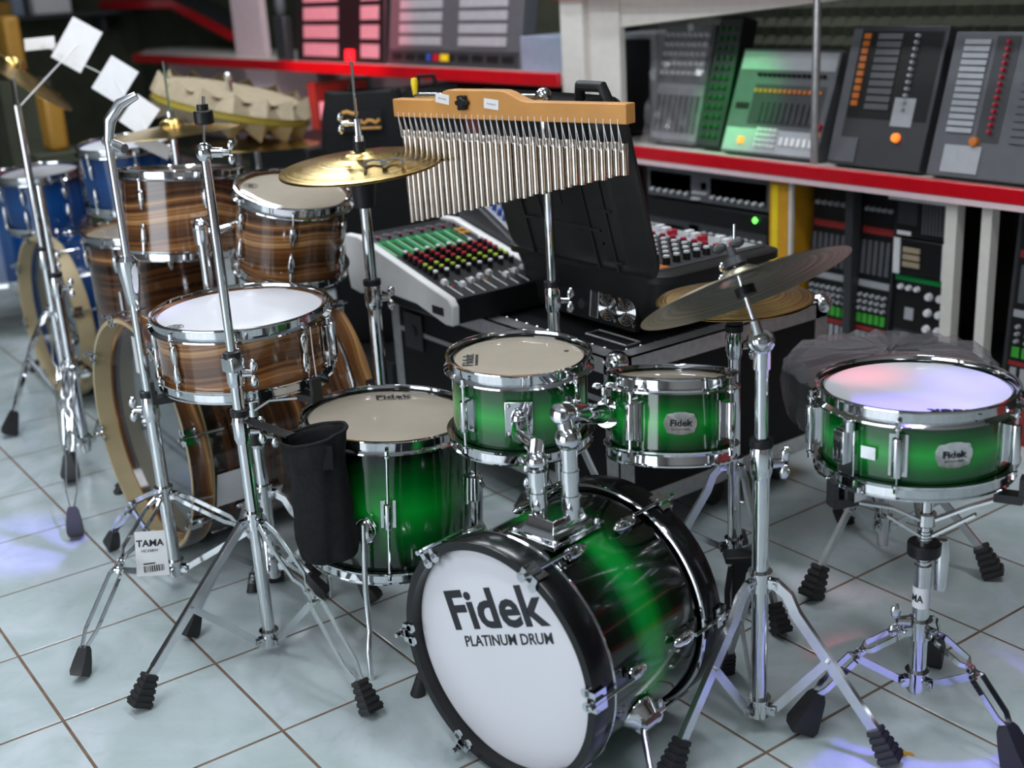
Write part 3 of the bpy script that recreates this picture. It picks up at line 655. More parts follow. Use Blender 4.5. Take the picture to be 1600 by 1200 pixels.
def tripod(th, base, feet, zc, zb, rt, style='strip', ridged=False, w=.018, mt=None, tm_=.5, fs=1.):
    bx_, by_ = base; mt = mt or STL
    styles = style if isinstance(style, (list, tuple)) else [style]*len(feet)
    for (fx, fy), style in zip(feet, styles):
        d = V((fx-bx_, fy-by_, 0)); L = d.length; d.normalize(); sd = V((-d.y, d.x, 0))
        top = V((bx_, by_, zc))+d*(rt+.014); ank = V((fx, fy, 0))-d*.02; ank.z = .055*fs; foot = V((fx, fy, .010))+d*.006
        m = MB()
        if style == 'strip':
            k1 = top+(ank-top)*.12+V((0, 0, .012)); k2 = top+(ank-top)*.2
            m.sweep([top, k1, k2, top+(ank-top)*.6, ank+(foot-ank)*.15], w*.5, w*.85, sd)
        elif style == 'rib':
            m.sweep([top, top+(ank-top)*.5, ank+(foot-ank)*.15], w*.55, w*.9, sd); m.sweep([top+(ank-top)*.06+V((0, 0, .004)), ank-(ank-top)*.06+V((0, 0, .004))], w*.75, w*.4, sd)
        else:
            prof = [(0, .5), (.06, .8), (.10, 1), (.40, 1), (.45, .32), (.53, .32), (.58, 1), (.90, 1), (1, .3)]
            for s in (-1, 1):
                m.sweep([top+(ank-top)*t+sd*(s*o*.013)+V((0, 0, .02*math.sin(PI*t))) for t, o in prof], .0028, .010, sd)
            mid = top+(ank-top)*.49+V((0, 0, .02)); m.cyl(mid-sd*.008, mid+sd*.008, .004, n=8)
        lg = m.build('leg', mt, th)
        rubber_foot(ank+(ank-top).normalized()*-.008, foot, sd, fs, ridged).build('rubber_foot', RUB, lg)
        m = MB(); p0 = V((bx_, by_, zb))+d*(rt+.012); p1 = top+(ank-top)*tm_
        if style != 'strip' and style != 'rib': p1 = p1+V((0, 0, .018))
        m.sweep([p0, p1], .004, w*.72, sd); m.cyl(p0-sd*.008, p0+sd*.008, .004, n=8); m.cyl(p1-sd*.012, p1+sd*.012, .004, n=8); m.build('brace', mt, th)
    for z, nm in ((zc, 'collar'), (zb, 'bottom_collar')):
        m = MB(); m.cyl((bx_, by_, z-.016), (bx_, by_, z+.016), rt+.005, n=20); m.cyl((bx_, by_, z+.016), (bx_, by_, z+.019), rt+.007, n=20)
        for (fx, fy) in feet:
            d = V((fx-bx_, fy-by_, 0)).normalized(); sd = V((-d.y, d.x, 0)); q = V((bx_, by_, z))
            m.sweep([q+d*rt*.8+sd*.006, q+d*(rt+.018)+sd*.006], .003, .016, sd); m.sweep([q+d*rt*.8-sd*.006, q+d*(rt+.018)-sd*.006], .003, .016, sd); m.cyl(q+d*(rt+.013)-sd*.010, q+d*(rt+.013)+sd*.010, .0042, n=8)
        m.build(nm, CHR, th)
def poles(th, base, segs, mt=CHR, ws=1):
    """segs: (z0, z1, r) tubes; a sleeve with a wing screw sits on top of every tube but the last"""
    x, y = base
    for i, (z0, z1, r) in enumerate(segs):
        MB().lathe([(0, z0), (r, z0), (r, z1), (0, z1)], 24, T(x, y, 0)).build('tube', mt, th)
        if i < len(segs)-1:
            m = MB(); m.lathe([(r+.001, z1-.055), (r+.004, z1-.045), (r+.0045, z1-.012), (r+.002, z1), (0, z1)], 24, T(x, y, 0)); s = m.build('sleeve', mt, th)
            m = MB(); m.lathe([(segs[i+1][2], z1), (r+.005, z1), (r+.005, z1+.012), (segs[i+1][2]+.001, z1+.014)], 24, T(x, y, 0)); m.build('sleeve_ring', BLK, s)
            m = MB(); wing(m, V((x, y, z1-.03))+_r*((r+.004)*ws), _r*ws, (0, 0, 1), 1.3); m.build('wing_screw', mt, s)
def cymbal(name, label, c, n, R, mt, bell=.022, group=None, flip=False, t=.0012, bow=.020):
    """disc with bow and bell; n points to the bell side"""
    M = frame(c, n, tocam(c)); pr = [(.006, bell+bow), (.018, bell*.93+bow), (.030, bell*.55+bow), (.036, bow*1.02), (.045, bow*.93), (R*.5, bow*.72), (R*.8, bow*.28), (R, 0)]
    m = MB(); m.lathe(pr+[(r_, z-t) for r_, z in reversed(pr)], 96, closed=True)
    return tag(m.build(name, mt, None, M, ang=50), label, 'cymbal', group), M

# ---- cymbal stand at the right, with flat strip legs
cb = (1.145, .941)
cs = thing('cymbal_stand', 'straight chrome cymbal stand with flat strip tripod holding tilted dull cymbal', 'stand', (*cb, 0))
tripod(cs, cb, ((1.147, .735), (1.352, 1.024), (.985, 1.02)), .285, .045, .0135, 'strip', True, .021, tm_=.52)
poles(cs, cb, ((.03, .525, .0138), (.525, .675, .0105)))
ct, cn = V((1.131, .920, .778)), V((-.509, .038, .860))
til = V((1.144, .939, .700))
m = MB(); m.cyl((cb[0], cb[1], .655), (cb[0], cb[1], .69), .0135, n=18); m.lathe([(0, -.012), (.019, -.012), (.021, -.008), (.021, .006), (.018, .009), (.014, .008), (.012, .012), (.007, .015), (0, .0155)], 24, frame(til, -_f)); m.cyl(til, til+(ct-til)*.45, .010, .0075, 14); m.build('tilter', CHR, cs)
m = MB(); m.cyl(til, ct+cn*.075, .0045, n=10); m.build('cymbal_rod', CHR, cs)
m = MB(); m.cyl(ct-cn*.004, ct+cn*.010, .016, n=18); m.build('lower_felt', BLK, cs)
m = MB(); m.cyl(ct+cn*.045, ct+cn*.058, .018, .016, 18); m.build('upper_felt', DGREY, cs)
m = MB(); wing(m, ct+cn*.060, cn, _r, 1.2); m.build('wing_nut', DGREY, cs)
cymbal('cymbal', 'dull bronze cymbal tilted on straight stand showing olive underside', ct+cn*.006, cn, .168, BRONZE, .018, bow=.018)

# ---- hi-hat stand behind the small tom
hb_ = (.79, 1.245)
hs = thing('hi_hat_stand', 'slim chrome hi-hat stand with black pedal frame behind small green tom', 'stand', (*hb_, 0))
tripod(hs, hb_, ((.96, 1.20), (.66, 1.40), (.70, 1.08)), .30, .12, .0125, 'strip', True, .018, tm_=.55)
poles(hs, hb_, ((.05, .58, .0125), (.58, .66, .006)))
MB().cyl((*hb_, .60), (*hb_, .79), .0032, n=8).build('pull_rod', CHR, hs)
m = MB(); m.cyl((*hb_, .595), (*hb_, .625), .016, .020, 18); m.build('seat_cup', BLK, hs)
m = MB(); m.cyl((*hb_, .668), (*hb_, .70), .008, n=14); m.cyl((*hb_, .668), (*hb_, .672), .018, n=18); wing(m, V((*hb_, .695))-_r*.008, -_r, (0, 0, 1)); m.build('clutch', CHR, hs)
pd = V((hb_[0]+.05, hb_[1]-.03, 0))
m = MB(); m.bx(-.02, .02, -.012, .012, .01, .125); m.bx(-.035, .028, -.022, .022, .118, .132); m.build('pedal_frame', BLK, hs, frame(pd, (0, 0, 1), _r), bevel=.003)
m = MB(); m.tube([pd+V((0, -.03, .11)), pd+V((.0, -.04, .06)), pd+V((.02, -.06, .03))], .006, 8); m.build('pedal_chain', BLK, hs)
m = MB(); m.bx(-.03, .03, -.2, .0, .012, .022, frame(pd+V((0, -.03, .0)), (0, -.12, 1), (1, 0, 0))); m.build('footboard', BLK, hs)
cymbal('hi_hat_cymbal', 'thin golden top hi-hat cymbal behind tilted dull cymbal', (*hb_, .645), (-.02, -.01, 1), .150, BRASS, .016, 'hi-hat pair by the powered mixer', bow=.013)
cymbal('hi_hat_cymbal', 'golden bottom hi-hat cymbal facing down behind tilted dull cymbal', (*hb_, .640), (.02, .01, -1), .150, BRASS, .016, 'hi-hat pair by the powered mixer', bow=.013)

# ---- green snare stand
sb = (1.303, 1.158)
ss = thing('snare_stand', 'chrome snare stand with split strip legs under green snare drum', 'stand', (*sb, 0))
tripod(ss, sb, ((1.205, .985), (1.497, 1.160), (1.215, 1.330)), .180, .083, .0135, 'double', False, .018, CHR, tm_=.55, fs=1.35)
poles(ss, sb, ((.06, .30, .0140),))
m = MB(); m.cyl((*sb, .29), (*sb, .42), .0105, n=16)
for k in range(10): m.cyl((*sb, .305+k*.006), (*sb, .308+k*.006), .0125, n=16)
m.build('threaded_shaft', CHR, ss)
MB().cyl((*sb, .318), (*sb, .342), .027, n=24).build('adjust_wheel', BLK, ss, bevel=.003)
m = MB(); m.cyl((*sb, .372), (*sb, .395), .017, n=16); m.build('basket_hub', CHR, ss, bevel=.002)
m = MB(); q = V((*sb, .30))+_r*.030; m.tube([q+V((0, 0, .045)), q+V((0, 0, .02)), q-V((0, 0, .045))], [.008, .012, .010], 12); m.cyl(q+V((0, 0, .03)), V((*sb, .33)), .005); m.build('tilt_handle', CHR, ss)
sc_ = gsM @ V((0, 0, 0))
for a in (-42, 70, 190):
    e = gsM @ RZ(rad(a)) @ V((gsR+.012, 0, -.008)); d = V((e.x-sb[0], e.y-sb[1], 0)).normalized(); sd = V((-d.y, d.x, 0)); h = V((*sb, .385))+d*.016
    m = MB(); m.sweep([h, h+d*.05+V((0, 0, .03)), e-d*.012-V((0, 0, .014))], .016, .004, sd); m.sweep([V((*sb, .355))+d*.012, h+d*.06+V((0, 0, .018))], .012, .004, sd); ao = m.build('basket_arm', STL, ss)
    m = MB(); m.sweep([e-d*.028-V((0, 0, .014)), e+d*.014-V((0, 0, .014))], .026, .014, sd); m.sweep([e+d*.012-V((0, 0, .02)), e+d*.012+V((0, 0, .022))], .024, .008, sd); m.build('rubber_tip', RUB, ao)
m = MB(); wing(m, V((*sb, .195))-_r*.018-_u*0, -_r, (0, 0, 1), 1.5); m.build('wing_screw', CHR, ss)
lb = frame(V((*sb, .242))+tocam(sb)*.0146, tocam(sb), (-tocam(sb).y, tocam(sb).x, 0))
m = MB(); m.lathe([(.0143, .224), (.0146, .224), (.0146, .262), (.0143, .262)], 24, T(*sb, 0), closed=True); o = m.build('sticker_band', PAPER, ss)
tt = lettering('TAMA', .018, lb @ T(0, 0, .0004), PRINT, o, bold=.002, sx=.8)
for v in tt.data.vertices:
    a_ = (v.co.x-.017)/.0148; v.co.x, v.co.z = .0148*math.sin(a_), .0148*math.cos(a_)-.0148+v.co.z

# ---- stand with stick bag, front left
la = (.335, .405)
ls = thing('cymbal_stand', 'tall chrome cymbal stand with black felt top and no cymbal beside stick bag', 'stand', (*la, 0))
tripod(ls, la, ((.362, .128), (.664, .445), (.06, .55)), .290, .032, .0125, ('rib', 'double', 'double'), True, .019, tm_=.55, fs=1.05)
poles(ls, la, ((.02, .505, .0125), (.505, .618, .0115), (.618, .985, .0088)))
m = MB(); m.box((0, 0, .608), (.032, .032, .030), T(*la, 0) @ RZ(.3)); m.build('square_clamp', CHR, ls, bevel=.003)
tl0 = V((*la, .995)); m = MB(); m.sph(tl0, .016, .016, .018, 16); m.cyl(tl0, tl0+_r*.032, .009, n=12); wing(m, tl0+_r*.03, _r, (0, 0, 1)); m.build('tilter', CHR, ls)
m = MB(); m.cyl(tl0, tl0+V((.003, .01, .095)), .0032, n=8); m.build('cymbal_rod', CHR, ls)
fe = tl0+V((.002, .006, .048)); m = MB(); m.cyl(fe, fe+V((0, 0, .024)), .017, n=20); m.build('felt', BLK, ls, bevel=.003); m = MB(); m.cyl(fe+V((0, 0, .024)), fe+V((0, 0, .034)), .010, n=16); m.build('felt_cap', BLK, ls)
# stick bag hung from the memory clamp
ck = V((*la, .495)); bagc = atd(490, 684, 2.21)
m = MB(); m.sweep([ck+V((.01, .01, .0)), bagc+V((-.03, -.03, .004))], .004, .022, (0, 0, 1)); m.build('bag_arm', BLK, ls)
bag = thing('stick_bag', 'black nylon drumstick bag hanging open beside tall chrome stand', 'bag', (bagc.x, bagc.y, bagc.z-.25))
def bagring(z, rx, ry, ph, amp, off=(0, 0), n=40):
    out = []; amp *= 1.9
    for i in range(n):
        a = 2*PI*i/n; k = 1+amp*(math.sin(3*a+ph)+.6*math.sin(7*a+2*ph)+.3*math.sin(11*a+ph*3))
        p = bagc+_r0*((rx*math.cos(a))*k+off[0])+tocam(bagc)*(ry*math.sin(a)*k); out.append((p.x, p.y, p.z+z+off[1]*math.cos(a)))
    return out
m = MB(); R_ = []
for z, rx, ry, ph, amp, ox in ((-.246, .020, .010, 0, .04, .006), (-.242, .046, .022, .3, .05, .006), (-.225, .054, .030, .6, .05, .002), (-.19, .057, .038, .9, .03, 0), (-.14, .055, .042, 1.3, .025, 0), (-.08, .053, .044, 1.8, .02, 0), (-.04, .054, .045, 2.2, .02, 0), (-.028, .058, .048, 2.4, .02, 0), (0.0, .061, .049, 2.6, .02, 0), (.006, .060, .048, 2.7, .02, 0)): R_.append(bagring(z, rx, ry, ph, amp, (ox, .012 if z > -.05 else .004)))
for z, rx, ry in ((.004, .055, .043), (-.05, .049, .038), (-.18, .044, .03)): R_.append(bagring(z, rx, ry, 2.6, .02, (0, .012)))
m.loft(R_); bo_ = m.build('bag_body', CLOTH, bag, ang=70)
sb_ = bo_.modifiers.new('smooth', 'SUBSURF'); sb_.levels = 1; sb_.render_levels = 1
cld = bpy.data.textures.new('cloth_folds', 'CLOUDS'); cld.noise_scale = .045; cld.noise_depth = 2
dp = bo_.modifiers.new('folds', 'DISPLACE'); dp.texture = cld; dp.strength = .014; dp.texture_coords = 'LOCAL'
m = MB(); m.tube([V(p)+V((0, 0, .002)) for p in bagring(.004, .061, .049, 2.6, .02, (0, .012))], .0035, 8, True); m.build('rim_binding', CLOTH, bag)
m = MB(); q = bagc+tocam(bagc)*.046; m.sweep([q+_r0*.022+V((0, 0, .0)), q+_r0*.020+V((0, 0, -.045))], .018, .003, _r0); m.build('flap', CLOTH, bag)

# ---- stand with paper tag in front of the wood bass drum
ta = (-.07, .37)
ts = thing('boom_stand', 'chrome stand with paper price tag in front of wood bass drum', 'stand', (*ta, 0))
tripod(ts, ta, ((.178, .074), (-.360, .318), (.205, .585)), .225, .048, .0135, 'double', False, .018, CHR, tm_=.55)
poles(ts, ta, ((.03, .452, .0138), (.452, .70, .0105)), ws=-1)
m = MB(); m.lathe([(0, .655), (.012, .655), (.016, .68), (.023, .73), (.023, .748), (.014, .758), (0, .758)], 24, T(*ta, 0)); m.build('boom_holder', CHR, ts)
MB().cyl((*ta, .75), (ta[0], ta[1], 1.0), .008, n=14).build('tube', STL, ts)
m = MB(); m.tube([(ta[0], ta[1], .99), (ta[0]+.004, ta[1]+.008, 1.03), (ta[0]+.015, ta[1]+.03, 1.06), (ta[0]+.03, ta[1]+.06, 1.075)], [.009, .013, .012, .008], 12); m.cyl((ta[0]-.02, ta[1], .99), (ta[0]+.03, ta[1]+.02, .975), .010, n=12); m.build('boom_joint', STL, ts)
tg = atd(233, 865, 2.55); TG = frame(tg, tocam(tg)+V((.05, -.1, .12)), _r0)
tagp = thing('price_tag', 'white paper price tag with bar code tied to chrome stand leg', 'tag', (tg.x, tg.y, 0))
m = MB(); m.prism([(-.030, -.046), (.036, -.052), (.036, .046), (-.024, .050)], -.0005, .0005); po = m.build('card', PAPER, tagp, TG)
lettering('TAMA', .020, TG @ T(.004, .022, .0007) @ RZ(-.06), PRINT, po, bold=.003)
lettering('HC43BW', .0085, TG @ T(.002, .006, .0007) @ RZ(-.06), PRINT, po)
m = MB(); x = -.014
for k in range(12):
    wd = random.choice((.001, .002, .0028)); m.bx(x, x+wd, -.040, -.026, .0005, .0009); x += wd+.0016
m.bx(-.014, .010, -.023, -.020, .0005, .0009); m.build('bar_code', PRINT, po, TG)
m = MB(); lf = V((-.02, .335, .155)); m.tube([TG @ V((0, .045, 0)), (TG @ V((0, .045, 0))+lf)/2+V((0, 0, .01)), lf], .001, 6); m.build('tag_string', PAPER, tagp)

# ---- left hi-hat with lettered cymbal
ha = (.044, .87)
hl = thing('hi_hat_stand', 'tall chrome hi-hat stand with long rod between wood drums and white mixer', 'stand', (*ha, 0))
tripod(hl, ha, ((.10, .62), (.30, .98), (-.02, 1.06)), .26, .06, .0135, 'double', False, .018, CHR)
poles(hl, ha, ((.03, .62, .0150), (.62, .80, .0125)))
MB().cyl((*ha, .78), (*ha, 1.106), .0032, n=8).build('pull_rod', CHR, hl)
MB().cyl((*ha, .795), (*ha, .85), .022, .030, 20).build('seat_cup', BLK, hl)
m = MB(); m.cyl((*ha, .914), (*ha, .938), .0135, n=16); m.build('clutch_felt', BLK, hl)
m = MB(); m.cyl((*ha, .938), (*ha, .950), .0115, n=16); m.cyl((*ha, .950), (*ha, .985), .008, n=14); q = V((*ha, .975)); m.cyl(q, q-_r*.024, .005); wing(m, q-_r*.018, -_r, (.3, 0, 1), 1.1); m.build('clutch', CHR, hl)
c1, CMX = cymbal('hi_hat_cymbal', 'shiny gold lathed top hi-hat cymbal with dark lettering on chrome stand', (*ha, .887), (.03, -.074, .997), .178, BRASS, .012, 'hi-hat pair with dark lettering', bow=.020)
cymbal('hi_hat_cymbal', 'gold bottom hi-hat cymbal facing down beneath lettered top cymbal', (ha[0], ha[1], .882), (-.03, .074, -.997), .178, BRASS, .024, 'hi-hat pair with dark lettering', bow=.018)
def bow_z(r_, R=.178, bow=.020): return .020*(1-(r_/R)**2)*.93
pl_n = CMX.to_3x3() @ V((0, 0, 1)); pl_o = CMX @ V((0, 0, .0150)); dd = ray(600, 257); lp = CMX.inverted() @ (CAM+dd*((pl_o-CAM).dot(pl_n)/dd.dot(pl_n))); rho = math.hypot(lp.x, lp.y)
LG = frame(CMX @ V((lp.x, lp.y, .0195)), CMX.to_3x3() @ V((lp.x/rho*.10, lp.y/rho*.10, 1)), _r0) @ RZ(.06) @ Matrix.Diagonal((1.25, 1.9, 1, 1))
m = MB()
for k in (-1, 1):
    m.tube([(k*.017+.015*math.cos(t)*1.0, .011*math.sin(t), 0) for t in [PI*j/10 for j in range(11)]], .0032, 6)
for xx in (-.032, -.002, .002, .032): m.sweep([(xx, .001, 0), (xx, -.012, 0)], .006, .0015, (1, 0, 0))
m.v = [(x, y, min(max(z, -.0003), .0006)) for x, y, z in m.v]; m.build('emblem', PRINT, c1, LG)
lettering('MEINL', .010, LG @ T(.052, .004, 0), PRINT, c1, bold=.001)

# ---- wood snare stand
wa = (.110, .525)
ws2 = thing('snare_stand', 'chrome snare stand under striped wood snare drum', 'stand', (*wa, 0))
tripod(ws2, wa, ((.30, .66), (.175, .30), (-.095, .60)), .24, .07, .0125, 'strip', False, .018, tm_=.5)
poles(ws2, wa, ((.04, .40, .0130), (.40, .45, .0105)))
MB().cyl((*wa, .355), (*wa, .380), .024, n=20).build('adjust_wheel', BLK, ws2)
for a in (40, 160, 280):
    e = wsM @ RZ(rad(a)) @ V((wsR+.012, 0, -.006)); d = V((e.x-wa[0], e.y-wa[1], 0)).normalized(); sd = V((-d.y, d.x, 0)); h = V((*wa, .43))+d*.012
    m = MB(); m.sweep([h, h+d*.05+V((0, 0, .03)), e-d*.012-V((0, 0, .012))], .016, .004, sd); ao = m.build('basket_arm', CHR, ws2)
    m = MB(); m.sweep([e-d*.03-V((0, 0, .012)), e+d*.014-V((0, 0, .012))], .028, .014, sd); m.sweep([e+d*.012-V((0, 0, .018)), e+d*.012+V((0, 0, .03))], .026, .008, sd); m.build('rubber_tip', RUB, ao)

# ---- drum throne wrapped in plastic
na = (.90, 1.585)
dt = thing('drum_throne', 'low drum throne with seat wrapped in crinkled clear plastic behind green snare', 'stool', (*na, 0))
tripod(dt, na, ((.905, 1.355), (1.09, 1.70), (.71, 1.69)), .27, .10, .0125, 'strip', True, .018, tm_=.5, fs=1.2)
poles(dt, na, ((.05, .392, .0125),))
R0 = .20
m = MB(); m.lathe([(0, .39), (R0-.02, .39), (R0, .405), (R0, .445), (R0-.02, .465), (0, .470)], 48, T(*na, 0)); m.build('seat', DGREY, dt)
rng = random.Random(5); rings = []
for j, (r_, z) in enumerate(((R0+.0, .350), (R0+.010, .38), (R0+.014, .42), (R0+.012, .455), (R0-.015, .476), (R0*.6, .484), (R0*.25, .486), (.01, .487))):
    rings.append([(na[0]+math.cos(2*PI*i/64)*(r_+rng.uniform(-.008, .012)), na[1]+math.sin(2*PI*i/64)*(r_+rng.uniform(-.008, .012)), z+rng.uniform(-.006, .008)) for i in range(64)])
m = MB(); m.loft(rings); m.f = m.f[:-2]; m.build('plastic_wrap', PLASTW, dt, ang=12, label='crinkled clear plastic wrap')

# ================================================================ bar chimes on boom stand
qa = (.366, 1.13)
qs = thing('boom_stand', 'tall slim chrome boom stand with yellow arm tip carrying bar chimes', 'stand', (*qa, 0))
tripod(qs, qa, ((.50, .93), (.58, 1.165), (.16, 1.165)), .33, .12, .0125, 'strip', True, .016, tm_=.55)
poles(qs, qa, ((.05, .62, .0130), (.62, 1.0, .0100)))
br_, bl_ = V((.655, 1.112, 1.0056)), V((.036, .980, 1.001))
bd_ = (bl_-br_); BLN = bd_.length; bdir = bd_.normalized(); bnrm = V((-bdir.y, bdir.x, 0)); bnrm = bnrm if bnrm.dot(tocam(br_)) > 0 else -bnrm
xdir = -bdir; QM = frame(bl_, bnrm, xdir)          # x along the bar left to right, y up, z to the viewer
yt = .020
m = MB(); j0 = V((qa[0], qa[1], 1.0)); kn = QM @ V((BLN*.30, .030, -.03)); tipe = QM @ V((.010, .018, -.045))
m.cyl(j0-V((0, 0, .02)), j0+V((0, 0, .025)), .016, n=16); m.sph(j0+V((0, 0, .02)), .018, n=14); m.build('boom_joint', CHR, qs)
m = MB(); m.cyl(j0+V((0, 0, .02)), tipe, .0055, n=10); m.build('boom_arm', CHR, qs)
tip = tipe; m = MB(); m.lathe([(0, 0), (.005, 0), (.0065, .012), (.0085, .028), (.007, .036), (0, .038)], 16, T(tip.x, tip.y, tip.z)); m.build('arm_tip', YEL, qs, label='bright yellow rubber tip')
ch = thing('bar_chimes', 'set of silver bar chimes hanging from shaped light wood beam', 'chimes', tuple(bl_))
hh = .042; bt_ = []
for i in range(61):
    t = i/60; x = t*BLN
    k = 0 if t < .19 or t > .62 else (.5-.5*math.cos(PI*min(1, (t-.19)/.08)) if t < .27 else (1 if t < .50 else .5+.5*math.cos(PI*(t-.50)/.12)))
    bt_.append((x, .016+.021*k))
poly = [(0, -.022), (BLN, -.022)]+[(x, y) for x, y in reversed(bt_)]
MB().prism(poly, -.015, .015).build('beam', BARWOOD, ch, QM, bevel=.002)
m = MB(); m.lathe([(.0045, 0), (.012, 0), (.013, .004), (.013, .010), (.010, .014), (0, .015)], 10, T(BLN*.345, .012, .015)); 
for k in range(6): m.cyl((BLN*.345+.012*math.cos(k*PI/3), .012+.012*math.sin(k*PI/3), .017), (BLN*.345+.012*math.cos(k*PI/3), .012+.012*math.sin(k*PI/3), .027), .0048, n=8)
m.build('knob', BLK, ch, QM)
MB().cyl((BLN*.345, .012, -.035), (BLN*.345, .012, -.015), .006, n=10).build('clamp_bolt', CHR, ch, QM)
for (t, y, s) in ((.245, .019, -.14), (.465, .010, -.10)):
    Q = QM @ T(BLN*t, y, .0155) @ RZ(s); o = MB().bx(-.020, .020, -.010, .010, 0, .0005).build('paper_label', PAPER, ch, Q); 
    z = MB(); z.tube([(-.012+k*.0024, .002*math.sin(k*2.3), .0007) for k in range(11)], .0005, 4); z.build('pen_mark', PRINT, o, Q)
NC = 36; cm = {}
tube_r = .0074
for k in range(NC):
    t = (k+.9)/(NC+1.0); x = t*BLN; L = .205-.145*((k)/(NC-1))**1.02
    top = -.051+.0015*math.sin(k*2.1)-.006*t
    m = MB(); m.lathe([(.0045, 0), (tube_r, 0), (tube_r, -L), (.0045, -L), (.0045, -L*.9)], 10); m.sph((0, 0, -.012), .0, .0, .0, 6) if 0 else None
    Q = QM @ T(x+random.uniform(-.0012, .0012), top, 0) @ Matrix(((1, 0, 0, 0), (0, 0, 1, 0), (0, -1, 0, 0), (0, 0, 0, 1)))
    co = m.build('chime', CHAMP, ch, Q)
    m = MB(); m.tube([(x, -.012, .0158), (x, -.021, .0162), (x-.004, top-.014, tube_r)], .0009, 5); m.tube([(x, -.012, .0158), (x, -.022, .0162), (x+.004, top-.014, tube_r)], .0009, 5); m.sph((x, top-.015, tube_r), .0022, n=6); m.build('string', PAPER, co, QM)
MB().bx(.012, BLN*.42, -.052, -.030, -.006, -.0055).build('backing_strip', PINKP, ch, QM) if 0 else None

# ================================================================ flight case and mixers
CX0, CX1, CY0, CY1, CZ0, CZ1 = -.44, .50, 1.19, 1.86, .10, .47
fc = thing('flight_case', 'black flight case on casters with aluminium edges carrying the mixers', 'case', ((CX0+CX1)/2, (CY0+CY1)/2, 0))
MB().bx(CX0, CX1, CY0, CY1, CZ0, CZ1-.004).build('body', CASEB, fc)
e_ = .040; t_ = .003
for (x0, x1, y0, y1, z0, z1) in ((CX1-e_, CX1+t_, CY0, CY1, CZ1-.004, CZ1), (CX1, CX1+t_, CY0, CY1, CZ1-e_, CZ1), (CX0, CX1, CY0-t_, CY0+e_, CZ1-.004, CZ1), (CX0, CX1, CY0-t_, CY0, CZ1-e_, CZ1), (CX0, CX1, CY0-t_, CY0, CZ0, CZ0+e_), (CX1, CX1+t_, CY0, CY1, CZ0, CZ0+e_), (CX1-e_, CX1+t_, CY0-t_, CY0, CZ0, CZ1), (CX1, CX1+t_, CY0-t_, CY0+e_, CZ0, CZ1), (CX0, CX0+e_, CY0-t_, CY0, CZ0, CZ1), (CX1, CX1+t_, CY1-e_, CY1, CZ0, CZ1)):
    MB().bx(x0, x1, y0, y1, z0, z1).build('edge_strip', ALU, fc)
MB().bx(CX0, CX1, CY0-t_*.8, CY0, .36, .372).build('lid_seam', ALU, fc)
for (x, y, z) in ((CX1, CY0, CZ1), (CX0, CY0, CZ1), (CX1, CY1, CZ1), (CX1, CY0, CZ0), (CX0, CY0, CZ0), (CX1, CY1, CZ0)):
    sx = 1 if x == CX0 else -1; sz = -1 if z == CZ1 else 1
    m = MB(); m.sph((x+sx*.008, y+.008 if y == CY0 else y-.008, z+sz*.008), .026, n=18)
    for dx, dy, dz in ((sx*.04, 0, sz*.014), (sx*.014, 0, sz*.04)): m.sph((x+dx, y-.003 if y == CY0 else y, z+dz), .005, .003, .005, 8)
    m.build('ball_corner', CHR, fc)
for (x, y) in ((CX1-.08, CY0+.36), (CX0+.08, CY0+.08), (CX1-.08, CY0+.08), (CX1-.08, CY1-.08)):
    m = MB(); m.lathe([(0, -.016), (.034, -.016), (.040, -.010), (.040, .010), (.034, .016), (0, .016)], 22, frame((x, y, .040), (1, .3, 0))); co = m.build('caster', RUB, fc)
    MB().bx(x-.02, x+.02, y-.02, y+.02, .06, .10).build('caster_fork', ALU, co)
for x in (-.33, .12):
    m = MB(); m.bx(x-.045, x+.045, CY0-.006, CY0, .32, .42); m.lathe([(0, 0), (.018, 0), (.018, .004), (0, .004)], 16, frame((x, CY0-.006, .37), (0, -1, 0))); m.build('latch', DGREY, fc, bevel=.004)
riv = MB()
for k in range(22):
    x = CX0+.03+k*.041; riv.sph((x, CY0+.045, CZ1-.002), .005, .005, .004, 8)
for k in range(14): riv.sph((CX1-.045, CY0+.07+k*.042, CZ1-.002), .005, .005, .004, 8)
o = riv.build('rivets', CHR, fc); o['kind'] = 'stuff'
m = MB(); q = [(.30, 1.27), (.44, 1.27), (.44, 1.31), (.30, 1.31)]; m.tube([(x, y, CZ1+.001) for x, y in q], .0022, 6, True); m.build('recess_frame', ALU, fc)

# ---- white sided mixer
KN = {}
def knob_mesh(cap, r=.0065, h=.019):
    k = (cap.name, r)
    if k not in KN:
        m = MB(); m.lathe([(0, 0), (r*1.1, 0), (r, h*.75), (r*.92, h*.78), (0, h*.78)], 12); me = m.mesh('knob', BLK)
        m2 = MB(); m2.lathe([(0, h*.78), (r*.9, h*.78), (r*.85, h), (0, h)], 12); KN[k] = (me, m2.mesh('knob_cap', cap))
    return KN[k]
def knob(parent, M, cap, r=.0065, h=.019):
    a, b = knob_mesh(cap, r, h); o = link('knob', a, parent, M); link('knob_cap', b, o, M); return o
mx0, mx1, my0, my1 = -.47, .026, 1.085, 1.40
wm = thing('mixing_console', 'mixing console with white side cheeks and green printed channel strips', 'mixer', ((mx0+mx1)/2, (my0+my1)/2, CZ1))
prof_side = [(mx1, .472), (mx1+.004, .520), (mx1-.012, .538), (mx0+.06, .634), (mx0-.005, .632), (mx0-.012, .60), (mx0-.012, .55), (mx0, .485), (mx0+.05, .478), (mx0+.12, .505), (mx1-.16, .500), (mx1-.03, .470)]
def side(y0, y1): return frame((0, y1, 0), (0, -1, 0), (1, 0, 0)), y1-y0
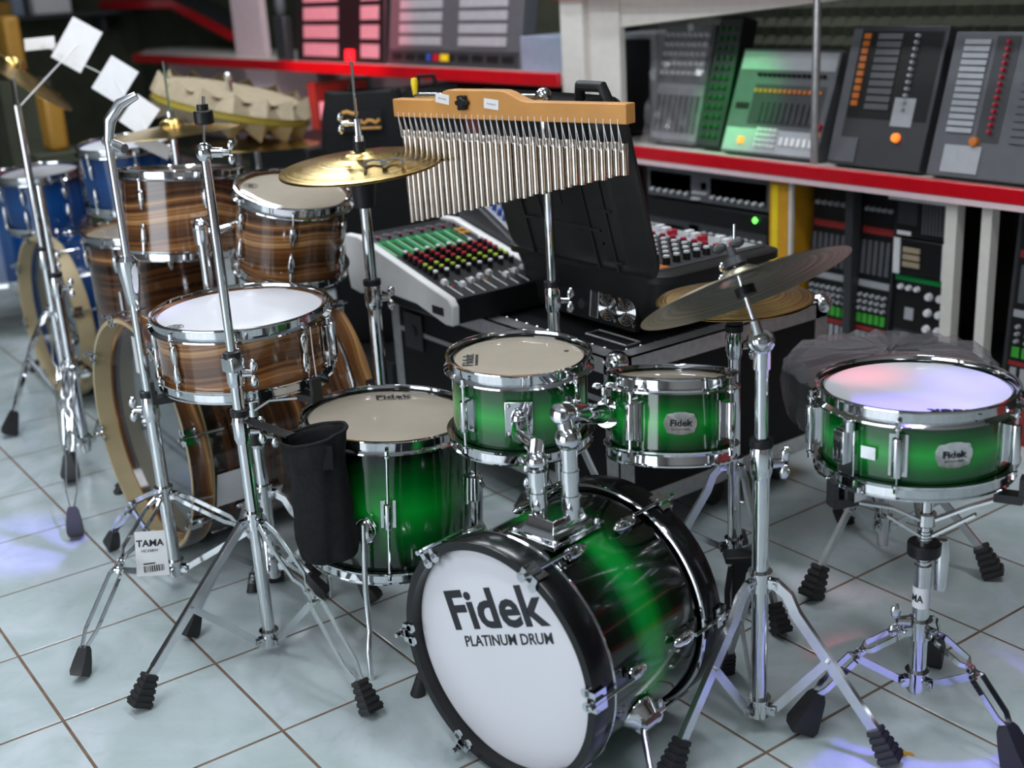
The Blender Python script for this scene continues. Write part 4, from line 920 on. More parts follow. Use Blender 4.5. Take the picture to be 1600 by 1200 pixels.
for (y0, y1) in ((my0, my0+.022), (my1-.012, my1+.01)):
    Q, L = side(y0, y1); MB().prism([(x, z) for x, z in prof_side], 0, L, Q).build('side_cheek', MWHITE, wm, bevel=.004)
MB().prism([(mx0+.05, .60), (mx0+.004, .60), (mx0+.004, .50), (mx0+.04, .497)], -.0005, .001, side(my0-.0008, my0)[0]).build('cheek_recess', BLK, wm) if 0 else None
MB().bx(mx1-.085, mx1-.035, my0-.001, my0+.002, .492, .512).build('maker_plate', BLK, wm)
Q, L = side(my0+.02, my1-.01); MB().prism([(mx1-.004, .474), (mx1-.004, .532), (mx1-.016, .536), (mx0+.06, .624), (mx0, .624), (mx0, .49), (mx0+.05, .472)], 0, L, Q).build('chassis', BLK, wm)
ta_ = math.atan2(.536-.624, (mx1-.016)-(mx0+.06)); FL = math.hypot(.088, (mx1-.016)-(mx0+.06))
FM = frame((mx0+.06, my0+.022, .6245), (-math.sin(ta_), 0, math.cos(ta_)), (math.cos(ta_), 0, math.sin(ta_)))   # x down the panel, y across
PWd = my1-.012-my0-.022
MB().bx(0, .040, .005, PWd-.005, 0, .001).build('jack_strip', DGREY, wm, FM)
for k in range(8):
    m = MB(); m.lathe([(.004, 0), (.009, 0), (.009, .004), (.004, .004)], 14, T(.010, .025+k*.034, 0), closed=True); m.build('jack', GREY, wm, FM)
    knob(wm, FM @ T(.030, .025+k*.034, .001), KRED, .004, .008)
MB().bx(.044, .150, .004, PWd*.86, 0, .0015).build('green_panel', MGREEN, wm, FM)
m = MB()
for k in range(9): m.bx(.046, .148, .010+k*.030, .0115+k*.030, .0015, .002)
m.build('panel_lines', KWHT, wm, FM)
m = MB()
for k in range(8): m.bx(.060, .146, .018+k*.030, .026+k*.030, .0015, .0022)
m.build('panel_blocks', BLK, wm, FM)
for k, c in enumerate((GOLD, GOLD, KGRN, GOLD)): m = MB(); m.lathe([(.003, 0), (.008, 0), (.008, .003), (.003, .003)], 12, T(.060+.025*(k % 2), PWd*.90+.018*(k//2), .001), closed=True); m.build('phono_jack', GOLD, wm, FM)
MB().bx(.152, .44, .003, PWd-.003, 0, .001).build('channel_panel', BLK, wm, FM)
caps = [KWHT, KRED, KRED, KRED, KYEL, KYEL, KWHT]
for i in range(8):
    for j, cp in enumerate(caps): knob(wm, FM @ T(.166+j*.0235, .024+i*.033+.002*j*0, .001), cp)
for i in range(9):
    yy = .014+i*.033; MB().bx(.345, .430, yy+.008, yy+.0105, .001, .0022).build('fader_slot', KWHT, wm, FM)
    fx = .350+.01*((i*7) % 4); m = MB(); m.loft([[(fx+sx*.009*s_, yy+.009+sy*.007*s_, .001+z_) for sx, sy in ((-1, -1), (1, -1), (1, 1), (-1, 1))] for s_, z_ in ((1, 0), (.9, .008), (.6, .012))]); m.build('fader_cap', KWHT, wm, FM)
    if i % 3 != 1: MB().bx(.372, .379, yy+.012, yy+.018, .001, .004).build('button', KORG if i % 2 else KRED, wm, FM)
for k in range(3): MB().bx(.375+k*.018, .385+k*.018, PWd-.022, PWd-.010, .001, .005).build('button', KRED if k else KWHT, wm, FM)

# ---- dark mixer behind it, on a carton
ct_ = tag(MB().bx(-.42, -.06, 1.415, 1.62, CZ1, .538).build('carton', CASEB, None, bevel=.004), 'flat black carton under dark grey mixer on flight case', 'box')
dm = thing('mixing_console', 'dark grey mixing console with blue red and orange knobs behind bar chimes', 'mixer', (-.25, 1.5, .54))
Q, L = side(1.412, 1.426)
MB().prism([(-.105, .540), (-.100, .572), (-.155, .590), (-.36, .690), (-.42, .690), (-.42, .54)], 0, L, Q).build('side_cheek', DGREY, dm, bevel=.004)
Q, L = side(1.426, 1.66)
MB().prism([(-.108, .540), (-.108, .566), (-.155, .580), (-.36, .680), (-.42, .68), (-.42, .54)], 0, L, Q).build('chassis', BLK, dm)
dta = math.atan2(-.10, .205); DM = frame((-.36, 1.428, .681), (-math.sin(dta), 0, math.cos(dta)), (math.cos(dta), 0, math.sin(dta)))
MB().bx(.01, .22, .012, .20, 0, .0015).build('channel_panel', LGREY, dm, DM)
for i in range(5):
    for j, cp in enumerate((KRED, KBLU, KBLU, KBLU, KORG, KORG, KWHT)): knob(dm, DM @ T(.028+j*.024, .030+i*.030, .0015), cp, .0065, .018).data.materials[0] if 0 else None
    for j, cp in enumerate((KRED, KBLU, KBLU, KBLU, KORG, KORG, KWHT)):
        m = MB(); m.lathe([(0, 0), (.0072, 0), (.006, .018), (0, .019)], 10); m.build('knob', cp, dm, DM @ T(.028+j*.026, .030+i*.030, .0015))

# ---- powered mixer in a moulded case with the lid open
pm = thing('powered_mixer', 'powered mixer in black moulded case with fans and hinged lid open', 'mixer', (.22, 1.55, CZ1))
bx0, bx1, by0, by1 = -.02, .415, 1.345, 1.65
def rr(x0, x1, y0, y1, r, n=5):
    out = []
    for cx, cy, a0 in ((x1-r, y1-r, 0), (x0+r, y1-r, PI/2), (x0+r, y0+r, PI), (x1-r, y0+r, 1.5*PI)):
        for k in range(n+1): a = a0+PI/2*k/n; out.append((cx+r*math.cos(a), cy+r*math.sin(a)))
    return out
m = MB(); rg = []
for z, e in ((.472, -.03), (.480, -.008), (.50, 0), (.58, .035), (.605, .045)): rg.append([(x, y, z) for x, y in rr(bx0-e, bx1+e*1.8, by0-e*.35, by1+e, .045)])
m.loft(rg); m.build('case_body', CASEP, pm)
m = MB(); m.loft([[(x, y, z) for x, y in rr(bx0-.05-e, bx1+.085+e, by0-.02-e, by1+.05+e, .05)] for z, e in ((.603, 0), (.606, .008), (.622, .008), (.626, .0))]); m.build('case_rim', CASEP, pm)
for y in (1.44, 1.57): MB().bx(bx1+.02, bx1+.045, y-.05, y+.05, .50, .60).build('case_rib', CASEP, pm, bevel=.008)
# rear panel with fans (faces the camera side)
RM = frame((.30, by0-.006, .535), (0, -1, .12), (1, 0, 0))
MB().bx(-.22, .10, -.055, .058, -.012, .001).build('rear_panel', BLK, pm, RM)
for fx in (.008, .072):
    o = None
    for k, r_ in enumerate((.030, .024, .018, .012, .006)):
        m = MB(); m.tube([(fx+r_*math.cos(2*PI*i/28), -.014+r_*math.sin(2*PI*i/28), .006) for i in range(28)], .0014, 6, True)
        if k == 0: m.cyl((fx-.026, .012, .0055), (fx+.026, -.040, .0055), .0014, n=6); m.cyl((fx-.026, .012, 0), (fx-.026, .012, .006), .004, n=8); m.cyl((fx+.026, -.040, 0), (fx+.026, -.040, .006), .004, n=8); o = m.build('fan_guard', CHR, pm, RM)
        else: m.build('guard_ring', CHR, o, RM)
MB().bx(-.058, -.030, -.045, .040, .001, .003).build('socket_plate', DGREY, pm, RM)
m = MB(); m.tube([(-.058, -.046, .003), (-.030, -.046, .003), (-.030, .044, .003), (-.058, .044, .003)], .0010, 5, True); m.build('plate_outline', KWHT, pm, RM)
m = MB(); m.lathe([(0, 0), (.014, 0), (.012, .006), (0, .006)], 16, T(-.088, -.022, .001)); m.build('power_inlet', DGREY, pm, RM)
m = MB(); m.bx(.022, .052, .028, .048, .001, .0016); o = m.build('warning_label', PAPER, pm, RM)
m = MB()
for k in range(3): m.bx(.027, .047, .032+k*.004, .0335+k*.004, .0016, .002)
m.build('label_print', PRINT, o, RM)
m = MB()
for k in range(5): m.bx(-.022, .014-.006*(k % 2), .026+k*.005, .028+k*.005, .001, .0014)
for k in range(5): m.bx(.060, .085-.006*(k % 2), .024+k*.005, .026+k*.005, .001, .0014)
m.bx(-.100, -.080, .030, .034, .001, .0014); m.bx(-.054, -.034, .046, .050, .001, .0014); m.build('panel_print', LGREY, pm, RM)
# control surface
SM = frame((bx0-.02, by0+.01, .6235), (0, 0, 1), (1, 0, 0))
MB().bx(0, .50, 0, .33, 0, .004).build('control_panel', DGREY, pm, SM)
MB().bx(.30, .49, .01, .04, .004, .005).build('panel_print', KORG, pm, SM)
MB().bx(.02, .48, .25, .325, .004, .005).build('fader_panel', LGREY, pm, SM)
for i in range(13):
    for j in range(6):
        if i > 3: knob(pm, SM @ T(.03+i*.036, .055+j*.031, .004), KWHT if j < 5 else KRED, .0085, .020)
for i in range(13):
    m = MB(); m.bx(-.008, .008, -.011, .011, 0, .014); m.build('fader_cap', KWHT if i % 3 else KRED, pm, SM @ T(.04+i*.035, .272+.012*((i*5) % 3), .005), bevel=.002)
# lid
hx0, hx1 = .015, .505
LMx = frame((0, 1.328, .632), V((0, -.095, .374)).cross(V((1, 0, 0))).normalized()*-1, (1, 0, 0))
lup = V((0, -.095, .374)).normalized(); LMx = frame((0, 1.322, .628), V((1, 0, 0)).cross(lup), (1, 0, 0))     # x right, y up the lid, z to +/-Y
zs = -1 if (LMx.to_3x3() @ V((0, 0, 1))).y > 0 else 1
LH = .40
m = MB(); rg = []
for z, e in ((0, 0), (.012, .006), (.016, -.004), (.055, -.028), (.062, -.04)): rg.append([(x, y, z*zs) for x, y in rr(hx0-e, hx1+e, 0-e, LH+e, .035)])
m.loft(rg); lo = m.build('lid', CASEP, pm, LMx)
for x in (.10, .17, .335, .40):
    m = MB(); m.bx(hx0+x-.003+.03, hx0+x+.003+.03, .03, LH-.03, .060*zs, .066*zs) if zs > 0 else m.bx(hx0+x-.003+.03, hx0+x+.003+.03, .03, LH-.03, -.066, -.060); m.build('lid_rib', CASEP, lo, LMx)
for (x0, x1, y) in ((.40, .52, .30), (.40, .52, .17), (.40, .52, .05), (.33, .40, .09), (.05, .13, .12), (.05, .13, .27)):
    m = MB(); z0, z1 = sorted((.058*zs, .067*zs)); m.bx(hx0+x, min(hx0+x1, hx1-.04), y, y+.006, z0, z1); m.build('lid_rib', CASEP, lo, LMx)
m = MB(); z0, z1 = sorted((.061*zs, .064*zs)); m.bx(.18, .30, .17, .24, z0, z1); pa = m.build('lid_plate', BLK, lo, LMx)
NM = LMx @ T(.275, .225, .0645*zs) @ (RY(PI) if zs < 0 else Matrix.Identity(4))
m = MB(); m.tube([(-.018+k*.0045, .006*math.sin(k*1.9), 0) for k in range(9)], .0016, 5); m.build('logo_mark', GOLD, pa, NM, label='small gold script logo')
m = MB(); m.tube([(hx1-.10, LH+.002, .03*zs), (hx1-.09, LH+.03, .03*zs), (hx1-.02, LH+.03, .03*zs), (hx1-.008, LH-.01, .03*zs)], .012, 10); m.build('carry_handle', CASEP, lo, LMx)

# ---- racks of effects under the red shelf
def rack(name, label, x0, x1, y, z0, z1, rows):
    th = thing(name, label, 'amplifier', ((x0+x1)/2, y+.12, z0), None)
    MB().bx(x0, x1, y, y+.28, z0, z1).build('chassis', BLK, th, bevel=.003)
    M = frame((x0, y-.001, z0), (0, -1, 0), (1, 0, 0)); W = x1-x0; Hh = z1-z0
    for (mt, a, b, c, d) in rows['panels']: MB().bx(a*W, b*W, c*Hh, d*Hh, 0, .003).build('panel', mt, th, M)
    for (n_, a, b, z, cp, r_) in rows['knobs']:
        for k in range(n_):
            m = MB(); m.lathe([(0, 0), (r_, 0), (r_*.8, .014), (0, .014)], 12, T((a+(b-a)*(k+.5)/n_)*W, z*Hh, .003)); m.build('knob', cp, th, M)
    return th, M, W, Hh
rack('rack_mixer', 'upper grey rack mixer with black sliders directly under red shelf', -.80, -.235, 2.46, .505, .605,
     {'panels': [(GREY, .0, 1, 0, 1), (BLK, .02, .38, .15, .85), (BLK, .54, .98, .15, .85), (DGREY, .46, .51, .4, .65)], 'knobs': [(6, .02, .38, .22, KWHT, .006), (8, .54, .98, .22, KWHT, .006), (4, .40, .52, .3, KWHT, .004), (4, .40, .46, .1, KWHT, .004)]})
rack('rack_mixer', 'lower black rack unit with silver knobs and green light under grey rack mixer', -.80, -.235, 2.45, .33, .495,
     {'panels': [(DGREY, 0, 1, .05, .62), (GREY, .38, .46, .1, .58), (BLK, .18, .33, .12, .5)], 'knobs': [(9, .48, .98, .44, KWHT, .007), (5, .0, .18, .44, KWHT, .006), (9, .48, .98, .18, KGRN, .005), (6, .0, .30, .2, KWHT, .005)]})
MB().lathe([(0, 0), (.010, 0), (.010, .004), (0, .004)], 4, frame((-.285, 2.447, .475), (0, -1, 0))).build('power_light', LEDG, bpy.data.objects['rack_mixer.001'])
o = tag(MB().bx(-.82, -.22, 2.44, 2.75, .10, .33).build('equipment_rack', CASEB, None, bevel=.004), 'plain black equipment rack carrying two rack mixers', 'rack')
o = thing('upright_carton', 'tall amber yellow carton standing at end of black racks', 'box', (-.17, 2.5, .108))
MB().bx(-.212, -.135, 2.43, 2.60, .10, .612).build('carton_body', AMBER, o, bevel=.004); MB().bx(-.20, -.175, 2.4285, 2.43, .11, .60).build('carton_stripe', YEL, o)

# ---- consoles displayed on and under the red shelf
def console(name, label, x0, x1, y, z, L, lean, body, rows, cols, zones, group=None, th_=.07, knob_rows=()):
    """standing on its lower edge at z, leaning back by lean degrees; face shows toward -Y"""
    t = thing(name, label, 'mixer', ((x0+x1)/2, y+.05, z), group)
    a = rad(lean); up = V((0, math.sin(a), math.cos(a))); M = frame((x0, y, z), V((1, 0, 0)).cross(up), (1, 0, 0)); W = x1-x0
    MB().bx(0, W, 0, L, -th_, 0).build('body', body, t, M, bevel=.004)
    for (mt, u0, u1, v0, v1, h) in zones: MB().bx(u0*W, u1*W, v0*L, v1*L, 0, h).build('panel', mt, t, M)
    for (n_, u0, u1, v0, v1, mt, kind, nr) in rows:
        m = MB(); du = (u1-u0)*W/n_; dv = (v1-v0)*L/nr
        for i in range(n_):
            for j in range(nr):
                cx, cy = u0*W+(i+.5)*du, v0*L+(j+.5)*dv
                if kind == 'k': m.lathe([(0, .001), (min(du, dv)*.34, .001), (min(du, dv)*.26, .013), (0, .014)], 8, T(cx, cy, 0))
                elif kind == 's': m.bx(cx-du*.30, cx+du*.30, cy-dv*.46, cy+dv*.46, .001, .006)
                elif kind == 'b': m.bx(cx-du*.36, cx+du*.36, cy-dv*.36, cy+dv*.36, .001, .005)
        o = m.build('control_rows', mt, t, M); o['kind'] = 'stuff'
    return t, M, W
ZS = .677
# plastic wrapped console
t, M, W = console('mixing_console', 'grey console in shiny clear plastic wrap leaning beside tall dark speaker', -.865, -.625, 2.52, ZS, .40, 14, GREY, [(8, .05, .95, .55, .95, KWHT, 'k', 5), (8, .05, .95, .08, .42, DGREY, 's', 1)], 8, [(LGREY, .03, .97, .03, .5, .001)])
rng = random.Random(9); vs = []; nx_, ny_ = 14, 20
m = MB()
for j in range(ny_+1):
    for i in range(nx_+1): vs.append((-.012+(W+.024)*i/nx_, -.004+.42*j/ny_, .024+rng.uniform(-.010, .012)))
m.add(vs, [(j*(nx_+1)+i, j*(nx_+1)+i+1, (j+1)*(nx_+1)+i+1, (j+1)*(nx_+1)+i) for j in range(ny_) for i in range(nx_)]); m.build('plastic_wrap', PLASTW, t, M, ang=8, label='shiny crinkled plastic wrap')
console('channel_console', 'tall narrow dark console with small green knobs next to plastic wrapped console', -.605, -.50, 2.50, ZS, .43, 16, BLK, [(3, .1, .9, .06, .94, DKGRN, 'k', 12)], 3, [(DGREY, .03, .97, .02, .98, .001)])
t, M, W = console('mixing_console', 'grey digital console lit green with orange button and dark screen strip', -.475, -.075, 2.48, ZS, .335, 20, GREY,
    [(14, .22, .92, .72, .78, BLK, 'k', 1), (14, .22, .92, .58, .62, KORG, 's', 1), (5, .36, .58, .06, .26, KWHT, 'k', 4), (6, .60, .95, .10, .18, KWHT, 's', 1), (10, .30, .90, .30, .50, DGREY, 's', 1)], 8,
    [(LGREY, .02, .98, .80, .97, .001), (DGREY, .22, .94, .28, .66, .001), (BLK, .06, .2, .42, .48, .002), (LGREY, .02, .98, .02, .24, .001)])
m = MB(); m.box((.21*W, .12*.335, .004), (.022, .022, .006)); m.build('button', LEDO, t, M)
for u, mt in ((.955, LEDO), (.965, KRED)): m = MB(); m.lathe([(0, 0), (.011, 0), (.009, .010), (0, .011)], 12, T(u*W, (.22 if mt is LEDO else .30)*.335, .001)); m.build('knob', mt, t, M)
t, M, W = console('mixing_console', 'dark console with amber column of lights and pale text block on red shelf', -.02, .30, 2.47, ZS, .40, 16, DGREY,
    [(1, .12, .22, .42, .95, KORG, 'b', 10), (1, .24, .60, .40, .95, GREY, 'b', 10), (1, .66, .76, .40, .95, LGREY, 'k', 12)], 4, [(GREY, 0, .10, .02, .98, .002), (BLK, .10, .96, .34, .96, .0008), (LGREY, .60, .82, .30, .5, .001), (GREY, .06, .30, .02, .20, .004)])
m = MB(); m.lathe([(0, 0), (.014, 0), (.012, .010), (0, .011)], 14, T(.70*W, .22*.40, .001)); m.build('knob', LEDO, t, M)
t, M, W = console('mixing_console', 'wide lavender grey console with red knob column standing past amber lit console', .33, .76, 2.46, ZS, .385, 16, GREY,
    [(1, .34, .44, .30, .95, KRED, 'k', 14), (1, .05, .30, .30, .95, LGREY, 'b', 14), (2, .5, .95, .25, .95, GREY, 'b', 14)], 4, [(DGREY, .3, .46, .25, .97, .001), (LGREY, .10, .36, .03, .22, .003)])
m = MB(); m.lathe([(0, 0), (.014, 0), (.012, .010), (0, .011)], 14, T(.30*W, .24*.40, .001)); m.build('knob', KORG, t, M)
console('mixing_console', 'plain dark console at far end of red shelf', .80, 1.2, 2.46, ZS, .385, 16, DGREY, [(10, .05, .95, .1, .9, GREY, 'b', 8)], 4, [(BLK, .02, .98, .02, .98, .001)])
# lower bay
LZ = .102
lowrows = [(6, .06, .94, .86, .93, LGREY, 'k', 1), (7, .05, .95, .50, .72, GREY, 's', 1), (7, .05, .95, .28, .40, LGREY, 'k', 3), (7, .05, .95, .20, .28, KGRN, 'b', 1), (7, .05, .95, .04, .16, LGREY, 's', 1)]
lowz = [(BLK, .03, .97, .02, .98, .001), (REDK, .04, .96, .75, .79, .0015), (REDK, .04, .96, .165, .19, .0015), (LGREY, .04, .96, .43, .47, .0015)]
console('mixing_console', 'upright fader console with green knob band between yellow carton and grey post', -.105, .065, 2.48, LZ, .50, 4, DGREY, lowrows, 7, lowz, 'green band consoles under the red shelf')
console('mixing_console', 'narrow fader console with green knob band next to stacked black devices', .085, .205, 2.48, LZ, .50, 4, DGREY, [(5, *r_[1:]) for r_ in lowrows], 5, lowz, 'green band consoles under the red shelf')
MB().bx(.060, .088, 2.46, 2.50, .10, .62).build('post', DGREY, su)
console('effects_unit', 'upright black and dark green effects unit with silver dials in front of white post', .215, .40, 2.49, LZ, .27, 3, BLK, [(2, .55, .95, .2, .9, KWHT, 'k', 4), (1, .2, .42, .5, .68, LGREY, 'b', 1), (3, .05, .5, .82, .92, KWHT, 'k', 1)], 4, [(MGREEN, .0, 1, .94, 1, .002), (DGREY, .04, .5, .06, .4, .001)])
console('effects_unit', 'pale ended rack unit with cream label stacked above green effects unit', .215, .40, 2.49, LZ+.275, .105, 0, BLK, [(1, .12, .55, .2, .8, KRAFT, 'b', 3)], 4, [(KWHT, 0, .12, 0, 1, .003), (KWHT, .88, 1, 0, 1, .003)])
console('effects_unit', 'boxy grey effects unit with ribbed front stacked highest under red shelf', .215, .40, 2.49, LZ+.385, .115, 0, BLK, [(7, .5, .92, .1, .95, GREY, 's', 1)], 4, [(DGREY, .05, .4, .3, .85, .001), (KWHT, .05, .3, .04, .14, .002)])
tag(MB().bx(.20, .405, 2.475, 2.60, .592, .606).build('white_panel', KWHT, None), 'flat white panel lying on stacked effects units under red shelf', 'panel')
console('mixing_console', 'broad upright console with lime green knob band beyond twin white posts', .585, 1.05, 2.48, LZ, .50, 4, DGREY, [(14, *r_[1:]) for r_ in lowrows[1:]]+[(12, .05, .95, .86, .93, GREY, 'k', 1)], 14, lowz, 'green band consoles under the red shelf')
# tall dark speaker next to the pillar
t = thing('column_speaker', 'tall dark column speaker in pale frame beside cream pillar', 'speaker', (-1.0, 2.72, ZS))
a_ = aty(960, 52, 2.66); b_ = aty(1024, 52, 2.66)
MB().bx(a_.x, b_.x, 2.66, 2.85, ZS, a_.z).build('cabinet', LGREY, t, bevel=.004); MB().bx(a_.x+.005, b_.x-.03, 2.655, 2.66, ZS+.005, a_.z-.02).build('grille', BLK, t)

# ---- things on the left wall shelf
SZ = .9055
t, M, W = console('power_amplifier', 'wide amplifier with bright brushed bars glowing red on red edged shelf', -3.45, -2.57, 2.47, SZ, .36, 6, DGREY, [(1, .02, .58, .04, .98, PINKPAN, 'b', 4), (1, .72, .98, .04, .98, PINKPAN, 'b', 4)], 3, [(BLK, .01, .99, .01, .99, .001)])
m = MB(); m.box((.64*W, .035, .006), (.07, .05, .01)); m.build('red_light', mat('red_led', (1, .02, .02), .4, emit=(1, .01, .02, 2)), t, M)
t, M, W = console('mixing_console', 'large grey console with keyed rows and coloured buttons on red edged shelf', -2.54, -1.54, 2.47, SZ, .40, 8, GREY, [(2, .03, .97, .20, .96, LGREY, 'b', 6), (9, .03, .97, .05, .14, BLK, 'b', 1)], 3, [(DGREY, .01, .99, .01, .17, .001), (KBLU, .33, .36, .06, .13, .008), (KRED, .38, .43, .06, .13, .008), (YEL, .44, .50, .06, .13, .008)])
tag(MB().bx(-1.49, -1.24, 2.44, 2.70, SZ, 1.035).build('carton', BLUEBOX, None, bevel=.004), 'blue grey carton at end of red edged shelf beside pillar', 'box')
console('audio_unit', 'tall dark green unit behind blue grey carton', -1.52, -1.22, 2.74, SZ, .42, 0, DGREY, [(2, .1, .5, .3, .9, LGREY, 'b', 2)], 3, [(BLK, .02, .98, .02, .98, .001)])
t = thing('desk_microphone', 'dark grey gooseneck device standing beside pink pillar on shelf', 'microphone', (-3.52, 2.5, SZ))
MB().bx(-3.60, -3.48, 2.43, 2.48, SZ, SZ+.22).build('stand', DGREY, t, bevel=.01); m = MB(); m.sph((-3.54, 2.455, SZ+.27), .035, .03, .06, 14); m.build('head', GREY, t)
# gear below the left shelf
for i, (x0, x1, z0, z1, mt, lb) in enumerate(((-3.1, -2.6, .33, .62, BLK, 'black amplifier box under the red edged shelf'), (-3.35, -3.28, .33, .80, REDBOX, 'narrow red carton standing under wall shelf'), (-3.24, -3.02, .62, .71, PAPER, 'small white device on black amplifier under wall shelf'), (-2.55, -1.3, .33, .80, mat('maroon_fabric', (.10, .03, .035), .8), 'long maroon covered crate under wall shelf beside pillar'))):
    tag(MB().bx(x0, x1, 2.46, 2.80, z0, z1).build('storage_box', mt, None, bevel=.006), lb, 'box')
# gig bags with gold logo
def gig_bag(label, c, w, h, logo, lz):
    t = thing('gig_bag', label, 'bag', tuple(c)); rg = []; m = MB()
    M = frame(c, (0, 0, 1), (-_r0.x, -_r0.y, 0)); rng = random.Random(int(w*1000))
    for z, k, d_ in ((0, .96, .09), (.02, 1, .11), (h*.4, 1, .12), (h*.75, .98, .11), (h*.92, .90, .08), (h, .80, .045)):
        rg.append([(x*(1+rng.uniform(-.02, .02)), y*(1+rng.uniform(-.05, .05)), z+rng.uniform(-.008, .008)) for x, y in rr(-w/2*k, w/2*k, -d_/2, d_/2, .03)])
    m.loft(rg); m.build('bag_body', CLOTH, t, M, ang=60)
    m = MB(); m.tube([(-.03, 0, h-.01), (-.02, 0, h+.04), (.03, 0, h+.04), (.04, 0, h-.01)], .008, 8); m.build('handle', CLOTH, t, M)
    if logo:
        NM = frame(M @ V((0, .060, lz)), M.to_3x3() @ V((0, 1, 0)), _r0)
        o = MB().bx(-.075, .06, -.03, .035, 0, .001).build('patch', BLK, t, NM)
        m = MB(); m.tube([(-.065, .03, .002), (-.05, .034, .002), (-.03, .026, .002), (-.015, .030, .002)], .006, 6); m.tube([(-.06+k*.0125, .006*math.sin(k*2.2), .002) for k in range(10)], .0055, 6); m.tube([(-.03, -.020, .002), (.055, -.022, .002)], .004, 6)
        m.build('gold_logo', GOLD, o, NM, label='gold script logo')
    return t
q = aty(545, 190, 1.50); zt_ = aty(545, 140, 1.56).z
gig_bag('black gig bag with gold script logo standing behind gold hi-hat', (q.x, 1.56, .10), .30, zt_-.10, True, q.z-.10)
q2 = aty(612, 150, 1.62); gig_bag('plain black gig bag leaning next to bag with gold logo', (q2.x, 1.76, .10), .24, q2.z-.09, False, 0)
px0, px1 = q.x-.25, q2.x+.2
tag(MB().bx(px0, min(px1, -.47), 1.42, 1.85, 0, .10).build('bag_platform', CASEB, None, bevel=.004), 'low black platform carrying the gig bags', 'box')

# ================================================================ blue kit, far left
q = atd(78, 505, 4.05)
bb, bbM, bbR = big_bass('bass_drum', 'blue bass drum with pale wooden hoop far behind wood kit', (q.x, q.y, .272), (.06, -.99, 0), .270, .42, BLUE, MAPLE, HEADG, MAPLE)
q = atd(195, 235, 3.9); drum('rack_tom', 'blue rack tom with chrome hoops behind curved boom stand', 'drum', (q.x, q.y, q.z+.03), (.05, -.05, 1), .150, .21, BLUE, HEADW, HEADB, 'drop', 6, 10, .05, inside=BEIGE)
MB().cyl((q.x+.1, q.y+.02, .50), (q.x+.05, q.y+.0, q.z-.12), .012, n=12).build('tom_post', CHR, bb)
q = atd(60, 265, 4.2); drum('rack_tom', 'second blue rack tom with chrome hoops above blue bass drum', 'drum', (q.x, q.y, q.z), (.05, -.05, 1), .140, .20, BLUE, HEADW, HEADB, 'drop', 6, 30, .05, inside=BEIGE)
MB().cyl((q.x+.05, q.y+.02, .50), (q.x+.03, q.y+.0, q.z-.15), .012, n=12).build('tom_post', CHR, bb)
q = atz(-20, 560, 0); q = atd(5, 300, 4.9); drum('floor_tom', 'dark blue floor tom at edge of blue kit', 'drum', (q.x, q.y, .62), (0, 0, 1), .20, .42, BLUE, HEADW, HEADB, 'drop', 8, 0, .05, base_z=0)
fq = q
for a in (0, 2.1, 4.2): MB().cyl((fq.x+.22*math.cos(a), fq.y+.22*math.sin(a), 0), (fq.x+.22*math.cos(a), fq.y+.22*math.sin(a), .40), .007, n=8).build('leg', CHR, bpy.data.objects['floor_tom.002'])

def plain_stand(label, px, feet_px, ztop, style='double', zc=.26):
    F = [atz(*f_) for f_ in feet_px]; b = V(((F[0].x+F[1].x+F[2].x)/3, (F[0].y+F[1].y+F[2].y)/3, 0)) if px is None else atz(px[0], px[1], .04)
    th = thing('cymbal_stand', label, 'stand', (b.x, b.y, 0)); tripod(th, (b.x, b.y), [(f_.x, f_.y) for f_ in F], zc, .07, .0135, style, False, .018, CHR, fs=1.3)
    poles(th, (b.x, b.y), ((.04, .55, .0138), (.55, ztop, .0105))); return th, b
s1, b1 = plain_stand('far chrome stand with double legs and bare rod beyond wood bass hoop', (135, 705), ((120, 842), (112, 752), (235, 700)), .80, zc=.30)
s2, b2 = plain_stand('far chrome stand with triangular leg frame in front of blue bass drum', (112, 640), ((18, 682), (112, 756), (150, 600)), .98, zc=.36)
# golden cymbals of the far kit
q = atd(262, 205, 2.98+.9); 
q = atd(270, 207, 3.55); g3 = V((q.x, q.y, 0))
c_, M_ = cymbal('cymbal', 'golden crash cymbal with red sticker behind black felt', q, (-.04, -.02, 1), .19, BRASS, .022)
MB().lathe([(0, 0), (.03, 0), (.03, .001), (0, .001)], 16).build('sticker', KRED, c_, M_ @ T(.02, .09, .017))
s3 = thing('cymbal_stand', 'thin chrome stand rising behind larger wood rack tom with golden crash cymbal', 'stand', tuple(g3))
tripod(s3, (g3.x, g3.y), [(g3.x+.24*math.cos(a), g3.y+.24*math.sin(a)) for a in (.4, 2.5, 4.6)], .28, .07, .0125, 'strip', False, .016)
poles(s3, (g3.x, g3.y), ((.04, .60, .0125), (.60, q.z-.02, .009)))
m = MB(); m.cyl((g3.x, g3.y, q.z-.03), (g3.x, g3.y, q.z+.20), .0035, n=8); m.cyl((g3.x, g3.y, q.z+.045), (g3.x, g3.y, q.z+.06), .014, n=12); m.build('cymbal_rod', CHR, s3)
n_ = (_r*.6+_u*.8)*math.cos(.1)-_f*math.sin(.1)
cymbal('cymbal', 'tan ride cymbal steeply tilted above blue kit', atd(18, 108, 4.0), n_, .22, BRASS, .022)
q = atd(18, 108, 4.0); m = MB(); m.cyl((b2.x, b2.y, .97), q+V((.0, 0, .01)), .008, n=10); m.sph(q, .02, n=12); m.build('boom_arm', CHR, s2)
